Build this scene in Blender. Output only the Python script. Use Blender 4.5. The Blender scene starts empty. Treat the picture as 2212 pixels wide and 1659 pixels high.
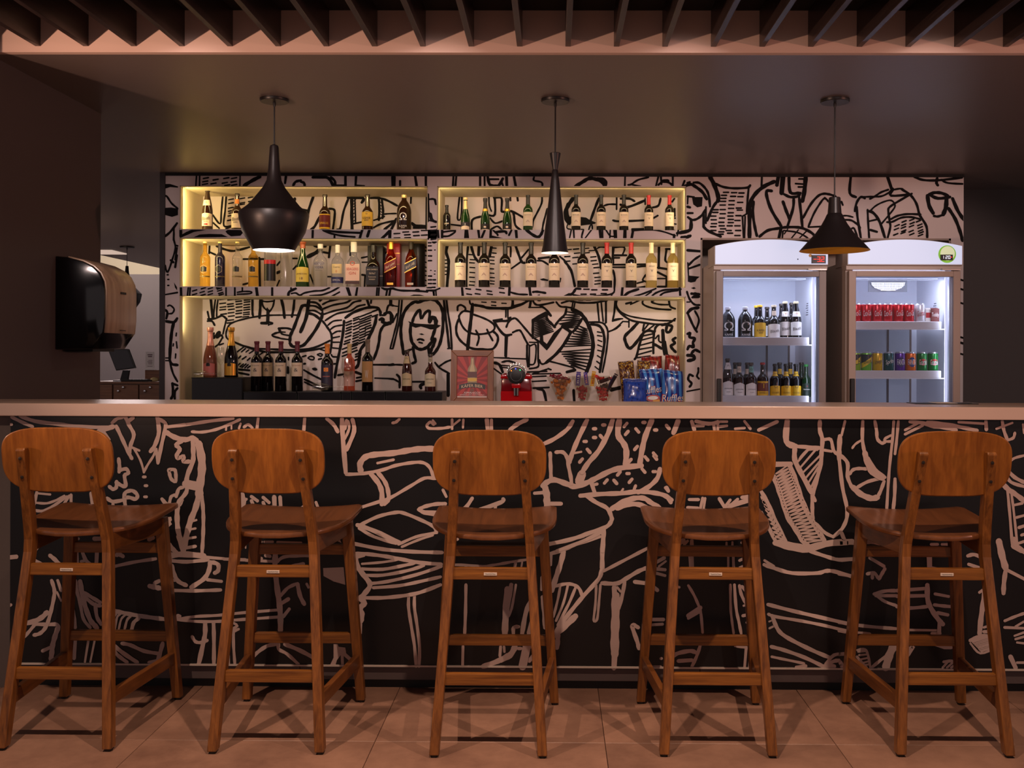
import bpy, bmesh, math, random
from mathutils import Vector, Matrix
random.seed(7)
sc = bpy.context.scene
col = sc.collection
# ------------------------------------------------------------------ camera
W_PX, H_PX = 2212, 1659
FPX = 2150.0            # focal length in pixels
CAM = Vector((0, 0, 1.23))
CX, CY = 1178.0, 767.0  # principal point
YAW, ROLL = 0.0088, 0.0036
_f = Vector((-math.sin(YAW), math.cos(YAW), 0))
_r0 = Vector((math.cos(YAW), math.sin(YAW), 0))
_u0 = Vector((0, 0, 1))
_r = _r0 * math.cos(ROLL) + _u0 * math.sin(ROLL)
_u = _u0 * math.cos(ROLL) - _r0 * math.sin(ROLL)
cam_d = bpy.data.cameras.new('camera')
cam_o = bpy.data.objects.new('camera', cam_d)
col.objects.link(cam_o)
cam_o.matrix_world = Matrix(((_r.x, _u.x, -_f.x, CAM.x), (_r.y, _u.y, -_f.y, CAM.y), (_r.z, _u.z, -_f.z, CAM.z), (0, 0, 0, 1)))
cam_d.sensor_fit = 'HORIZONTAL'
cam_d.sensor_width = 36.0
cam_d.lens = 36.0 * FPX / W_PX
cam_d.shift_x = (W_PX / 2 - CX) / W_PX
cam_d.shift_y = (CY - H_PX / 2) / W_PX
cam_d.clip_start = 0.05
sc.camera = cam_o

def ray(x, y): return _f + _r * ((x - CX) / FPX) + _u * ((CY - y) / FPX)
def P(x, y, Y):
    d = ray(x, y); return CAM + d * ((Y - CAM.y) / d.y)
def PZ(x, y, z):
    d = ray(x, y); return CAM + d * ((z - CAM.z) / d.z)

# ------------------------------------------------------------------ world, view
def lin(c):
    def g(v):
        v /= 255.0
        return v / 12.92 if v <= 0.04045 else ((v + 0.055) / 1.055) ** 2.4
    return (g(c[0]), g(c[1]), g(c[2]), 1.0)
wd = bpy.data.worlds.new('world'); sc.world = wd; wd.use_nodes = True
wd.node_tree.nodes['Background'].inputs[0].default_value = (1.0, 0.80, 0.78, 1)
wd.node_tree.nodes['Background'].inputs[1].default_value = 0.31
sc.view_settings.view_transform = 'Standard'
sc.view_settings.look = 'None'
sc.view_settings.gamma = 1.0
sc.view_settings.exposure = 0.0
sc.view_settings.use_curve_mapping = False
sc.cycles.use_denoising = True
sc.cycles.max_bounces = 8
sc.cycles.sample_clamp_indirect = 3.0
sc.cycles.caustics_reflective = False
sc.cycles.caustics_refractive = False

def light(name, kind, loc, energy, color=(1, 1, 1), **kw):
    d = bpy.data.lights.new(name, kind); d.energy = energy; d.color = color
    o = bpy.data.objects.new(name, d); col.objects.link(o); o.location = loc
    rot = kw.pop('aim', None)
    for k, v in kw.items(): setattr(d, k, v)
    if rot is not None:
        o.rotation_euler = Vector(rot).to_track_quat('-Z', 'Y').to_euler()
    return o
# three warm ceiling spots in front of the bar, a lamp low on the left, an added red fill on the right
WARM = (1.0, 0.68, 0.49)
for sx in (-1.42, -0.08, 1.18):
    light('ceiling_spot_light', 'SPOT', (sx, 2.05, 2.40), 112, WARM, spot_size=math.radians(104), spot_blend=0.8, shadow_soft_size=0.02, aim=(0, 0.22, -1))
for sx in (-2.35, -1.41, -0.47, 0.47, 1.41, 2.35):     # unseen fill spots, added to brighten the mural wall
    light('mural_fill_light', 'SPOT', (sx, 2.6, 2.36), 112, (1.0, 0.76, 0.70), spot_size=math.radians(34), spot_blend=0.45, shadow_soft_size=0.10, aim=(sx * 0.03, 3.8, -1.02))
light('side_lamp_light', 'SPOT', (-3.15, 1.6, 1.32), 270, (1.0, 0.57, 0.40), shadow_soft_size=0.05, spot_size=math.radians(70), spot_blend=0.7, aim=(3.0, 2.25, 1.35))
light('red_fill_light', 'SPOT', (5.4, 1.5, 1.5), 230, (1.0, 0.40, 0.28), shadow_soft_size=0.06, spot_size=math.radians(70), spot_blend=0.8, aim=(-3.6, 2.35, 1.0))  # unseen red fill added for the reddish cornice bays, no sign stands there

# ------------------------------------------------------------------ materials
MATS = {}
def nt(m): return m.node_tree.nodes, m.node_tree.links
def mat(name, c, rough=0.5, metal=0.0, spec=0.5, coat=0.0, emit=None, es=0.0, trans=0.0, ior=1.45, noise=None, bump=None, alpha=None):
    """noise = (scale, second colour, stretch xyz, detail); bump = (scale, strength)"""
    if name in MATS: return MATS[name]
    m = bpy.data.materials.new(name); m.use_nodes = True; MATS[name] = m
    N, L = nt(m); b = N['Principled BSDF']
    b.inputs['Base Color'].default_value = lin(c)
    b.inputs['Roughness'].default_value = rough
    b.inputs['Metallic'].default_value = metal
    b.inputs['Specular IOR Level'].default_value = spec
    b.inputs['Coat Weight'].default_value = coat
    b.inputs['Coat Roughness'].default_value = 0.08
    b.inputs['IOR'].default_value = ior
    b.inputs['Transmission Weight'].default_value = trans
    if emit is not None:
        b.inputs['Emission Color'].default_value = lin(emit); b.inputs['Emission Strength'].default_value = es
    if noise:
        tc = N.new('ShaderNodeTexCoord'); mp = N.new('ShaderNodeMapping'); nz = N.new('ShaderNodeTexNoise'); rp = N.new('ShaderNodeValToRGB')
        mp.inputs['Scale'].default_value = noise[2]
        nz.inputs['Scale'].default_value = noise[0]; nz.inputs['Detail'].default_value = noise[3]
        rp.color_ramp.elements[0].position = 0.36; rp.color_ramp.elements[1].position = 0.66
        rp.color_ramp.elements[0].color = lin(c); rp.color_ramp.elements[1].color = lin(noise[1])
        L.new(tc.outputs['Object'], mp.inputs[0]); L.new(mp.outputs[0], nz.inputs[0]); L.new(nz.outputs[0], rp.inputs[0]); L.new(rp.outputs[0], b.inputs['Base Color'])
    if bump:
        tc = N.new('ShaderNodeTexCoord'); nz = N.new('ShaderNodeTexNoise'); bp = N.new('ShaderNodeBump')
        nz.inputs['Scale'].default_value = bump[0]; nz.inputs['Detail'].default_value = 4
        bp.inputs['Strength'].default_value = bump[1]; bp.inputs['Distance'].default_value = 0.01
        L.new(tc.outputs['Object'], nz.inputs[0]); L.new(nz.outputs[0], bp.inputs['Height']); L.new(bp.outputs[0], b.inputs['Normal'])
    return m
def wood(name, c1, c2, rough=0.4, axis='Z', scale=1.0, coat=0.15):
    if name in MATS: return MATS[name]
    m = bpy.data.materials.new(name); m.use_nodes = True; MATS[name] = m
    N, L = nt(m); b = N['Principled BSDF']
    tc = N.new('ShaderNodeTexCoord'); mp = N.new('ShaderNodeMapping'); oi = N.new('ShaderNodeObjectInfo'); ad = N.new('ShaderNodeVectorMath')
    st = {'X': (2.2, 46, 46), 'Y': (46, 2.2, 46), 'Z': (46, 46, 2.2)}[axis]
    mp.inputs['Scale'].default_value = [v * scale for v in st]
    ad.operation = 'ADD'
    L.new(tc.outputs['Object'], ad.inputs[0]); L.new(oi.outputs['Random'], ad.inputs[1]); L.new(ad.outputs[0], mp.inputs[0])
    n1 = N.new('ShaderNodeTexNoise'); n1.inputs['Scale'].default_value = 1.6; n1.inputs['Detail'].default_value = 6; n1.inputs['Distortion'].default_value = 0.6
    n2 = N.new('ShaderNodeTexNoise'); n2.inputs['Scale'].default_value = 7; n2.inputs['Detail'].default_value = 3
    L.new(mp.outputs[0], n1.inputs[0]); L.new(mp.outputs[0], n2.inputs[0])
    mx = N.new('ShaderNodeMath'); mx.operation = 'MULTIPLY_ADD'; mx.inputs[1].default_value = 0.35
    L.new(n2.outputs[0], mx.inputs[0]); L.new(n1.outputs[0], mx.inputs[2])
    rp = N.new('ShaderNodeValToRGB'); rp.color_ramp.elements[0].position = 0.45; rp.color_ramp.elements[1].position = 0.9
    rp.color_ramp.elements[0].color = lin(c1); rp.color_ramp.elements[1].color = lin(c2)
    L.new(mx.outputs[0], rp.inputs[0]); L.new(rp.outputs[0], b.inputs['Base Color'])
    b.inputs['Roughness'].default_value = rough; b.inputs['Coat Weight'].default_value = coat; b.inputs['Coat Roughness'].default_value = 0.15
    return m
def pane_mat(name, tint=(255, 255, 255), refl=0.10):
    if name in MATS: return MATS[name]
    m = bpy.data.materials.new(name); m.use_nodes = True; MATS[name] = m
    N, L = nt(m); N.remove(N['Principled BSDF'])
    t = N.new('ShaderNodeBsdfTransparent'); g = N.new('ShaderNodeBsdfGlossy'); x = N.new('ShaderNodeMixShader'); fr = N.new('ShaderNodeFresnel')
    fr.inputs[0].default_value = 1.0 + refl * 5
    t.inputs[0].default_value = lin(tint); g.inputs['Roughness'].default_value = 0.01
    L.new(fr.outputs[0], x.inputs[0]); L.new(t.outputs[0], x.inputs[1]); L.new(g.outputs[0], x.inputs[2]); L.new(x.outputs[0], N['Material Output'].inputs[0])
    return m
def glass_mat(name, tint, clear=0.55):
    if name in MATS: return MATS[name]
    m = mat(name, tint, 0.03, trans=1.0, ior=1.12, coat=0.9)
    N, L = nt(m); b = N['Principled BSDF']; t = N.new('ShaderNodeBsdfTransparent'); x = N.new('ShaderNodeMixShader'); x.inputs[0].default_value = clear
    t.inputs[0].default_value = lin(tint); L.new(b.outputs[0], x.inputs[1]); L.new(t.outputs[0], x.inputs[2]); L.new(x.outputs[0], N['Material Output'].inputs[0])
    return m
def plain(c, rough=0.5, **k):
    return mat('paint_%d_%d_%d_%d' % (c[0], c[1], c[2], int(rough * 100)) + ''.join('_%s' % v for v in k.values()).replace('.', ''), c, rough, **k)

M_MURAL = mat('mural_white', (214, 202, 200), 0.55)
M_INK = mat('mural_ink', (13, 10, 11), 0.75, spec=0.25)
M_BLACKP = mat('bar_panel_black', (12, 14, 18), 0.35, noise=(1.4, (22, 21, 24), (1, 1, 1), 2))
M_CHALK = mat('bar_panel_white_ink', (192, 168, 162), 0.5)
M_BROWNWALL = mat('brown_wall', (92, 82, 80), 0.75, bump=(60, 0.06))
M_SOFFIT = mat('soffit_brown', (122, 110, 106), 0.40, bump=(40, 0.03))
M_PLASTER = mat('cornice_plaster', (232, 204, 190), 0.7)
M_DARKCEIL = mat('dark_ceiling', (30, 27, 29), 0.8)
M_SLAT = wood('slat_dark_wood', (34, 25, 24), (52, 40, 38), 0.42, 'Y')
M_COUNTER = mat('counter_stone', (206, 180, 168), 0.26, noise=(2.0, (216, 192, 180), (1, 1, 1), 3))
M_KICK = mat('kickboard_brown', (90, 78, 78), 0.55)
M_WHITE = mat('white_paint', (225, 224, 226), 0.4)
M_BLACK = mat('black_paint', (16, 16, 18), 0.45)
M_LAMPBLACK = mat('lamp_black', (26, 22, 23), 0.38, bump=(300, 0.03))
M_CHROME = mat('chrome', (205, 205, 208), 0.15, metal=1.0)
M_STEEL = mat('brushed_steel', (165, 160, 158), 0.32, metal=1.0)
M_LINING = mat('niche_lining', (196, 184, 150), 0.5)
M_WOODL = wood('stool_wood', (90, 50, 17), (146, 90, 38), 0.36, 'Z')
M_WOODX = wood('stool_wood_rail', (96, 54, 18), (152, 96, 40), 0.36, 'X')
M_WOODY = wood('stool_wood_side', (92, 52, 22), (124, 74, 34), 0.38, 'Y')
M_PLY = wood('stool_ply_back', (112, 62, 20), (152, 92, 34), 0.34, 'Z', 0.5, 0.25)
M_PLYS = wood('stool_ply_seat', (96, 56, 30), (120, 72, 40), 0.32, 'Y', 0.5, 0.25)

# ------------------------------------------------------------------ mesh helpers
class MB:
    def __init__(s): s.v = []; s.f = []
    def add(s, v, f):
        o = len(s.v); s.v += [tuple(p) for p in v]; s.f += [tuple(i + o for i in q) for q in f]; return s
    def box(s, a, b):
        x0, y0, z0 = a; x1, y1, z1 = b
        return s.add([(x0, y0, z0), (x1, y0, z0), (x1, y1, z0), (x0, y1, z0), (x0, y0, z1), (x1, y0, z1), (x1, y1, z1), (x0, y1, z1)],
                     [(3, 2, 1, 0), (4, 5, 6, 7), (0, 1, 5, 4), (1, 2, 6, 5), (2, 3, 7, 6), (3, 0, 4, 7)])
    def lathe(s, prof, n=24, c=(0, 0, 0)):
        v = []; f = []
        rings = []
        for r, z in prof:
            if r <= 1e-7: rings.append([len(v)]); v.append((c[0], c[1], c[2] + z))
            else:
                rings.append(list(range(len(v), len(v) + n)))
                for i in range(n):
                    a = 2 * math.pi * i / n; v.append((c[0] + r * math.sin(a), c[1] - r * math.cos(a), c[2] + z))
        for A, B in zip(rings, rings[1:]):
            for i in range(n):
                j = (i + 1) % n
                if len(A) == 1 and len(B) == 1: break
                if len(A) == 1: f.append((A[0], B[j], B[i]))
                elif len(B) == 1: f.append((A[i], A[j], B[0]))
                else: f.append((A[i], A[j], B[j], B[i]))
        return s.add(v, f)
    def tube(s, pts, r, n=8, caps=True):
        pts = [Vector(p) for p in pts]; v = []; f = []
        rr = r if isinstance(r, (list, tuple)) else [r] * len(pts)
        up = Vector((0, 0, 1))
        for i, p in enumerate(pts):
            t = (pts[min(i + 1, len(pts) - 1)] - pts[max(i - 1, 0)]).normalized()
            a = t.cross(up if abs(t.z) < 0.95 else Vector((1, 0, 0))).normalized(); b = a.cross(t).normalized()
            for k in range(n):
                q = 2 * math.pi * k / n
                v.append(p + a * (rr[i] * math.cos(q)) + b * (rr[i] * math.sin(q)))
        for i in range(len(pts) - 1):
            for k in range(n):
                j = (k + 1) % n; f.append((i * n + k, i * n + j, (i + 1) * n + j, (i + 1) * n + k))
        if caps:
            f.append(tuple(range(n - 1, -1, -1))); f.append(tuple(range((len(pts) - 1) * n, len(pts) * n)))
        return s.add(v, f)
    def sweep(s, pts, ax, ay, hw, hd):
        """rectangular bar through pts; ax, ay cross directions; hw, hd half sizes (per point or scalar)"""
        v = []; f = []
        for i, p in enumerate(pts):
            p = Vector(p); w = hw[i] if isinstance(hw, (list, tuple)) else hw; d = hd[i] if isinstance(hd, (list, tuple)) else hd
            for a, b in ((-1, -1), (1, -1), (1, 1), (-1, 1)): v.append(p + Vector(ax) * (a * w) + Vector(ay) * (b * d))
        for i in range(len(pts) - 1):
            for k in range(4):
                j = (k + 1) % 4; f.append((i * 4 + k, i * 4 + j, i * 4 + 4 + j, i * 4 + 4 + k))
        f.append((3, 2, 1, 0)); n = (len(pts) - 1) * 4; f.append((n, n + 1, n + 2, n + 3))
        return s.add(v, f)
    def prism(s, poly, a, b, axis='Y'):
        """poly: 2-D points; extruded along axis from a to b.  X:(y,z) Y:(x,z) Z:(x,y)"""
        g = {'X': lambda p, t: (t, p[0], p[1]), 'Y': lambda p, t: (p[0], t, p[1]), 'Z': lambda p, t: (p[0], p[1], t)}[axis]
        n = len(poly); v = [g(p, a) for p in poly] + [g(p, b) for p in poly]
        f = [tuple(range(n)), tuple(range(2 * n - 1, n - 1, -1))] + [(i, i + n, (i + 1) % n + n, (i + 1) % n) for i in range(n)]
        return s.add(v, f)
    def mesh(s, name, bevel=0, smooth=None, seg=2):
        me = bpy.data.meshes.new(name); me.from_pydata(s.v, [], s.f)
        bm = bmesh.new(); bm.from_mesh(me)
        bmesh.ops.recalc_face_normals(bm, faces=bm.faces)
        if bevel:
            bmesh.ops.bevel(bm, geom=[e for e in bm.edges if e.calc_face_angle(0) > 0.5], offset=bevel, segments=seg, profile=0.5, affect='EDGES')
        bm.to_mesh(me); bm.free()
        if smooth is not None:
            me.polygons.foreach_set('use_smooth', [True] * len(me.polygons)); me.set_sharp_from_angle(angle=math.radians(smooth))
        me.update(); return me
    def obj(s, name, m, parent=None, bevel=0, smooth=None, loc=None, seg=2):
        me = s.mesh(name, bevel, smooth, seg); me.materials.append(m)
        return link(name, me, parent, loc)
def link(name, data, parent=None, loc=None):
    o = bpy.data.objects.new(name, data); col.objects.link(o)
    if parent: o.parent = parent
    if loc is not None: o.location = loc
    return o
def tag(o, label=None, cat=None, group=None, kind=None):
    if label: o['label'] = label
    if cat: o['category'] = cat
    if group: o['group'] = group
    if kind: o['kind'] = kind
    return o
def thing(name, label, cat, loc=(0, 0, 0), rz=0, group=None):
    o = bpy.data.objects.new(name, None); col.objects.link(o); o.location = loc; o.rotation_euler = (0, 0, rz)
    o.empty_display_size = 0.05
    return tag(o, label, cat, group)
def copy_tree(o, parent=None):
    c = o.copy(); col.objects.link(c); c.parent = parent
    for ch in o.children: copy_tree(ch, c)
    return c
# ---- flat lettering turned into mesh (built-in font)
TXT = {}
def text_geo(s):
    if s not in TXT:
        cu = bpy.data.curves.new('t', 'FONT'); cu.body = s; cu.align_x = 'CENTER'; cu.align_y = 'CENTER'; cu.resolution_u = 2
        ob = bpy.data.objects.new('t', cu); col.objects.link(ob)
        dg = bpy.context.evaluated_depsgraph_get(); me = ob.evaluated_get(dg).to_mesh()
        v = [tuple(p.co) for p in me.vertices]; f = [tuple(p.vertices) for p in me.polygons]
        bpy.data.objects.remove(ob); bpy.data.curves.remove(cu)
        xs = [p[0] for p in v] or [0, 1]; ys = [p[1] for p in v] or [0, 1]
        cx = (min(xs) + max(xs)) / 2; cy = (min(ys) + max(ys)) / 2; w = max(xs) - min(xs); h = max(ys) - min(ys)
        TXT[s] = ([((p[0] - cx), (p[1] - cy)) for p in v], f, w, h)
    return TXT[s]
def text_flat(mb, s, width, height, fn):
    """fn(u, v) -> xyz ; u across, v up, metres"""
    v, f, w, h = text_geo(s)
    return mb.add([fn(p[0] / w * width, p[1] / h * height) for p in v], f)
# ------------------------------------------------------------------ the setting
YB, YM, YN, YF = 3.64, 6.42, 6.83, 5.94      # bar panel, mural wall, niche back, fridge front
ZC, ZD = 2.40, 2.563                          # soffit, dark ceiling
YS = 3.85                                     # front edge of the soffit
fl = tag(MB().box((-8, -2.5, -0.10), (6, 15.2, -0.012)).obj('floor', mat('grout', (96, 74, 64), 0.9)), 'warm beige stone tile floor in front of the bar', None, None, 'structure')
TX0, TY0, TS = -0.562 - 0.732 * 3, 3.156 - 0.73 * 3, 0.731
tile_m = bpy.data.materials.new('stone_tile'); tile_m.use_nodes = True
N, L = nt(tile_m); b = N['Principled BSDF']
tc = N.new('ShaderNodeTexCoord'); oi = N.new('ShaderNodeObjectInfo'); ad = N.new('ShaderNodeVectorMath'); ad.operation = 'MULTIPLY_ADD'
ad.inputs[1].default_value = (1, 1, 1); cv = N.new('ShaderNodeCombineXYZ'); mm = N.new('ShaderNodeMath'); mm.operation = 'MULTIPLY'; mm.inputs[1].default_value = 40
L.new(oi.outputs['Random'], mm.inputs[0]); L.new(mm.outputs[0], cv.inputs[0]); L.new(tc.outputs['Object'], ad.inputs[0]); L.new(cv.outputs[0], ad.inputs[2])
n1 = N.new('ShaderNodeTexNoise'); n1.inputs['Scale'].default_value = 3; n1.inputs['Detail'].default_value = 8; n1.inputs['Roughness'].default_value = 0.7
L.new(ad.outputs[0], n1.inputs[0]); rp = N.new('ShaderNodeValToRGB'); L.new(n1.outputs[0], rp.inputs[0])
rp.color_ramp.elements[0].position = 0.3; rp.color_ramp.elements[1].position = 0.72
rp.color_ramp.elements[0].color = lin((122, 90, 76)); rp.color_ramp.elements[1].color = lin((170, 130, 110))
n2 = N.new('ShaderNodeTexNoise'); n2.inputs['Scale'].default_value = 180; L.new(tc.outputs['Object'], n2.inputs[0])
hs = N.new('ShaderNodeHueSaturation'); mr = N.new('ShaderNodeMapRange'); mr.inputs[3].default_value = 0.88; mr.inputs[4].default_value = 1.06
L.new(oi.outputs['Random'], mr.inputs[0]); L.new(mr.outputs[0], hs.inputs['Value']); L.new(rp.outputs[0], hs.inputs['Color'])
L.new(hs.outputs[0], b.inputs['Base Color']); b.inputs['Roughness'].default_value = 0.42
bp = N.new('ShaderNodeBump'); bp.inputs['Strength'].default_value = 0.12; bp.inputs['Distance'].default_value = 0.003; L.new(n2.outputs[0], bp.inputs['Height']); L.new(bp.outputs[0], b.inputs['Normal'])
tme = MB().box((0.001, 0.001, -0.012), (TS - 0.001, TS - 0.001, 0)).mesh('floor_tile', 0.0008, seg=1); tme.materials.append(tile_m)
for i in range(-1, 8):
    for j in range(0, 5):
        link('floor_tile', tme, fl, (TX0 + i * TS, TY0 + j * TS, 0))

# ceiling: dark upper ceiling with slats, then the lowered soffit
ce = tag(MB().box((-6, -2.5, ZD), (6, YS, ZD + 0.06)).obj('ceiling', M_DARKCEIL), 'dark upper ceiling with black wooden slats', None, None, 'structure')
slx = [P(x, 100, YS).x for x in (82, 184, 281, 386, 489, 596, 699, 803, 907, 1013, 1119, 1225, 1328, 1433, 1539, 1646, 1751, 1856, 1961, 2067, 2172)]
dx = (slx[-1] - slx[0]) / (len(slx) - 1); slx = [slx[0] + dx * i for i in range(len(slx))]
slat_me = MB().box((-0.0105, -2.4, 2.423), (0.0105, YS, ZD)).mesh('ceiling_slat', 0.001, seg=1); slat_me.materials.append(M_SLAT)
for x in [slx[0] - dx * k for k in (6, 5, 4, 3, 2, 1)] + slx + [slx[-1] + dx * k for k in (1, 2, 3, 4)]:
    link('ceiling_slat', slat_me, ce, (x, 0, 0))
so = tag(MB().box((-5.4, YS + 0.03, ZC), (6, 15.0, ZC + 0.3)).obj('ceiling_soffit', M_SOFFIT), 'brown lowered ceiling over the bar', None, None, 'structure')
MB().box((-6, YS, ZC), (6, YS + 0.03, ZC + 0.3)).obj('cornice_face', M_PLASTER, so)

# side walls and the room behind
XL = -2.216
wl = tag(MB().box((XL - 0.16, 3.70, 0), (XL, 4.84, ZC)).obj('wall_left', M_BROWNWALL), 'dark brown side wall left of the bar', None, None, 'structure')
wr = tag(MB().box((2.0, 7.0, 0), (6, 7.12, ZC)).obj('wall_right', M_BROWNWALL), 'dark brown wall right of the mural', None, None, 'structure')
M_GREYWALL = mat('grey_violet_wall', (150, 142, 152), 0.8)
wf = tag(MB().box((-9, 15.0, 0), (-2.2, 15.1, 2.43)).obj('wall_far', M_GREYWALL), 'grey violet wall of the far office', None, None, 'structure')
MB().box((-9, 15.02, 2.43), (-2.2, 15.12, 3.2)).obj('wall_upper', mat('cream_wall', (225, 215, 200), 0.8), wf)
MB().box((-7.7, 7.05, 0), (-7.6, 15.0, 3.2)).obj('wall_side', M_GREYWALL, wf)
MB().box((-7.7, 7.05, 3.2), (-5.1, 15.1, 3.25)).obj('cove_ceiling', M_PLASTER, wf)
light('cove_light', 'AREA', (-6.2, 13.4, 3.0), 26, (1.0, 0.86, 0.68), shape='RECTANGLE', size=1.4, size_y=0.6, aim=(0.1, 0.9, -0.4))
light('office_light', 'AREA', (-4.9, 11.4, 2.37), 40, (1.0, 0.80, 0.78), shape='RECTANGLE', size=0.5, size_y=0.5, aim=(0, 0, -1))
light('office_fill_light', 'POINT', (-4.9, 8.4, 1.45), 16, (1.0, 0.74, 0.52), shadow_soft_size=0.08)  # unseen fill added behind the side wall to lift the office ceiling

# ---- mural wall (front rectangles in photograph pixels, standing at YM)
def fr(x0, y0, x1, y1, Y=YM):
    a = P(x0, (y0 + y1) / 2, Y); b_ = P(x1, (y0 + y1) / 2, Y); xm = (x0 + x1) / 2
    return a.x, P(xm, y1, Y).z, b_.x, P(xm, y0, Y).z
XA, XB = P(357, 600, YM).x, P(2081, 600, YM).x
XN0, XN1, XN2, XN3 = P(388, 500, YM).x, P(924, 500, YM).x, P(944, 500, YM).x, P(1482, 500, YM).x
XR0, XR1 = P(1513, 600, YM).x, P(2054, 600, YM).x
def zz(y, x): return P(x, y, YM).z
ZT = zz(381.5, 1200)
ZN1T, ZN1B, ZN2T, ZN2B, ZN3T = zz(402, 900), zz(496, 900), zz(515, 900), zz(620, 900), zz(639, 900)
ZR = zz(514.5, 1750); ZBK = 0.905
wb = tag(MB().box((XA, YM, ZN1T), (XB, 7.0, ZT)).obj('wall_back', M_MURAL), 'white mural wall with black line drawings behind the bar', None, None, 'structure')
def mp_(a, b_): return MB().box(a, b_).obj('mural_panel', M_MURAL, wb)
mp_((XA, YM, 0), (XN0, 7.0, ZN1T)); mp_((XN1, YM, ZN2B), (XN2, YN, ZN1T)); mp_((XN3, YM, 0), (XR0, 7.0, ZN1T))
mp_((XR0, YM, ZR), (XB, 7.0, ZN1T)); mp_((XR1, YM, 0), (XB, 7.0, ZR))
for z0, z1 in ((ZN2T, ZN1B), (ZN3T, ZN2B)):
    MB().box((XN0, YM, z0), (XN3, YN, z1)).obj('niche_shelf', M_MURAL, wb)
MB().box((XN0, YN, 0), (XN3, YN + 0.1, ZN1T)).obj('niche_back', M_MURAL, wb)
for x, d in ((XN0, 1), (XN3, -1)):
    MB().box((x, YM + 0.002, 0), (x + d * 0.006, YN, ZN1T)).obj('niche_lining', M_LINING, wb)
for x, d in ((XN1, -1), (XN2, 1)):
    MB().box((x, YM + 0.002, ZN2B), (x + d * 0.006, YN, ZN1T)).obj('niche_lining', M_LINING, wb)
for z in (ZN1T, ZN2T, ZN3T):      # linings under the boards
    MB().box((XN0, YM + 0.002, z - 0.005), (XN3, YN, z)).obj('niche_lining', M_LINING, wb)
rc = mat('recess_brown', (158, 144, 134), 0.7)
MB().box((XR0, 6.98, 0), (XR1, 7.0, ZR)).obj('recess_back', rc, wb)
MB().box((XR0, YM + 0.003, 0), (XR0 + 0.012, 6.98, ZR)).obj('recess_side', rc, wb)
MB().box((XR1 - 0.012, YM + 0.003, 0), (XR1, 6.98, ZR)).obj('recess_side', rc, wb)
MB().box((XR0, YM + 0.003, ZR - 0.012), (XR1, 6.98, ZR)).obj('recess_top', rc, wb)
tr = tag(MB().box((P(346, 600, YM).x, YM - 0.012, 0), (XA, 7.0, ZT + 0.02)).obj('trim_1', mat('dark_trim', (48, 40, 42), 0.5)), 'dark trim on the left edge of the mural wall', None, None, 'structure')
tr2 = tag(MB().box((P(346, 600, YM).x, YM - 0.010, ZT), (XB, 7.0, ZC)).obj('shadow_gap_strip', mat('gap_shade', (20, 18, 20), 0.7)), 'dark strip standing in for the shadow gap above the mural wall', None, None, 'structure')  # solid near-black strip, the shade of the gap put into its colour
# warm LED strips standing at the front edges of the niches, shining inwards
LEDC = (1.0, 0.80, 0.44)
def led(x, z0, z1, e, c=LEDC, ax=0.35):
    light('niche_led_light', 'AREA', (x, YM + 0.03, (z0 + z1) / 2), e, c, shape='RECTANGLE', size=0.012, size_y=(z1 - z0) * 0.9, aim=(ax, 1, 0))
Y_ = (1.0, 0.74, 0.30)
led(XN0 + 0.03, ZN1B, ZN1T, 1.2, Y_); led(XN0 + 0.03, ZN2B, ZN2T, 1.3, Y_); led(XN0 + 0.03, ZN3T - 0.25, ZN3T - 0.02, 0.5)
for x_, s_ in ((XN2, 1), (XN3, -1)):
    led(x_ + s_ * 0.02, ZN1B, ZN1T, 0.3, ax=0.35 * s_); led(x_ + s_ * 0.02, ZN2B, ZN2T, 0.35, ax=0.35 * s_)
led(XN3 - 0.02, ZN3T - 0.3, ZN3T - 0.02, 0.4, ax=-0.35)
def ledh(x0, x1, zt, e, c=LEDC):
    light('niche_led_light', 'AREA', ((x0 + x1) / 2, YM + 0.03, zt - 0.012), e, c, shape='RECTANGLE', size=(x1 - x0) * 0.96, size_y=0.012, aim=(0, 1, -0.7))
ledh(XN0, XN1, ZN1T, 1.6, (1.0, 0.70, 0.32)); ledh(XN0, XN1, ZN2T, 1.6, (1.0, 0.70, 0.32)); ledh(XN2, XN3, ZN1T, 1.4, (1.0, 0.72, 0.40)); ledh(XN2, XN3, ZN2T, 1.4, (1.0, 0.72, 0.40)); ledh(XN0, XN3, ZN3T, 1.9, (1.0, 0.72, 0.46))

# ------------------------------------------------------------------ bar
bar = thing('bar_counter', 'long bar front with white line drawings on black panel', 'bar', (0, YB, 0))
XB0 = P(22, 1200, YB).x; ZKB = P(1106, 1439, YB).z; ZB1 = P(1106, 903, 3.60).z; ZTOP = P(1106, 875.5, 3.60).z
MB().box((XB0, 0, ZKB), (2.75, 0.05, ZB1 - 0.0005)).obj('front_panel', M_BLACKP, bar)
MB().box((XB0, -0.006, ZKB - 0.004), (2.75, 0.0, ZKB + 0.002)).obj('edge_strip', mat('strip', (205, 190, 180), 0.4), bar)
kx = [XB0, P(646, 1460, YB).x, P(1513, 1460, YB).x, 2.75]
for a, b_ in zip(kx, kx[1:]):
    MB().box((a + 0.001, 0.012, 0.035), (b_ - 0.001, 0.03, ZKB - 0.004)).obj('kickboard', M_KICK, bar, 0.001, seg=1)
MB().box((XB0, 0.035, 0.0), (2.75, 0.05, ZKB)).obj('plinth', M_BLACK, bar)
MB().box((XB0, 0.05, 0.0), (2.75, 0.08, ZB1 - 0.001)).obj('back_board', M_KICK, bar)
tag(MB().box((XL - 0.16, YB + 0.004, 0), (XB0 - 0.002, YB + 0.05, ZB1)).obj('wall_end', M_BROWNWALL), 'brown wall stub at the left end of the bar', None, None, 'structure')
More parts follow.
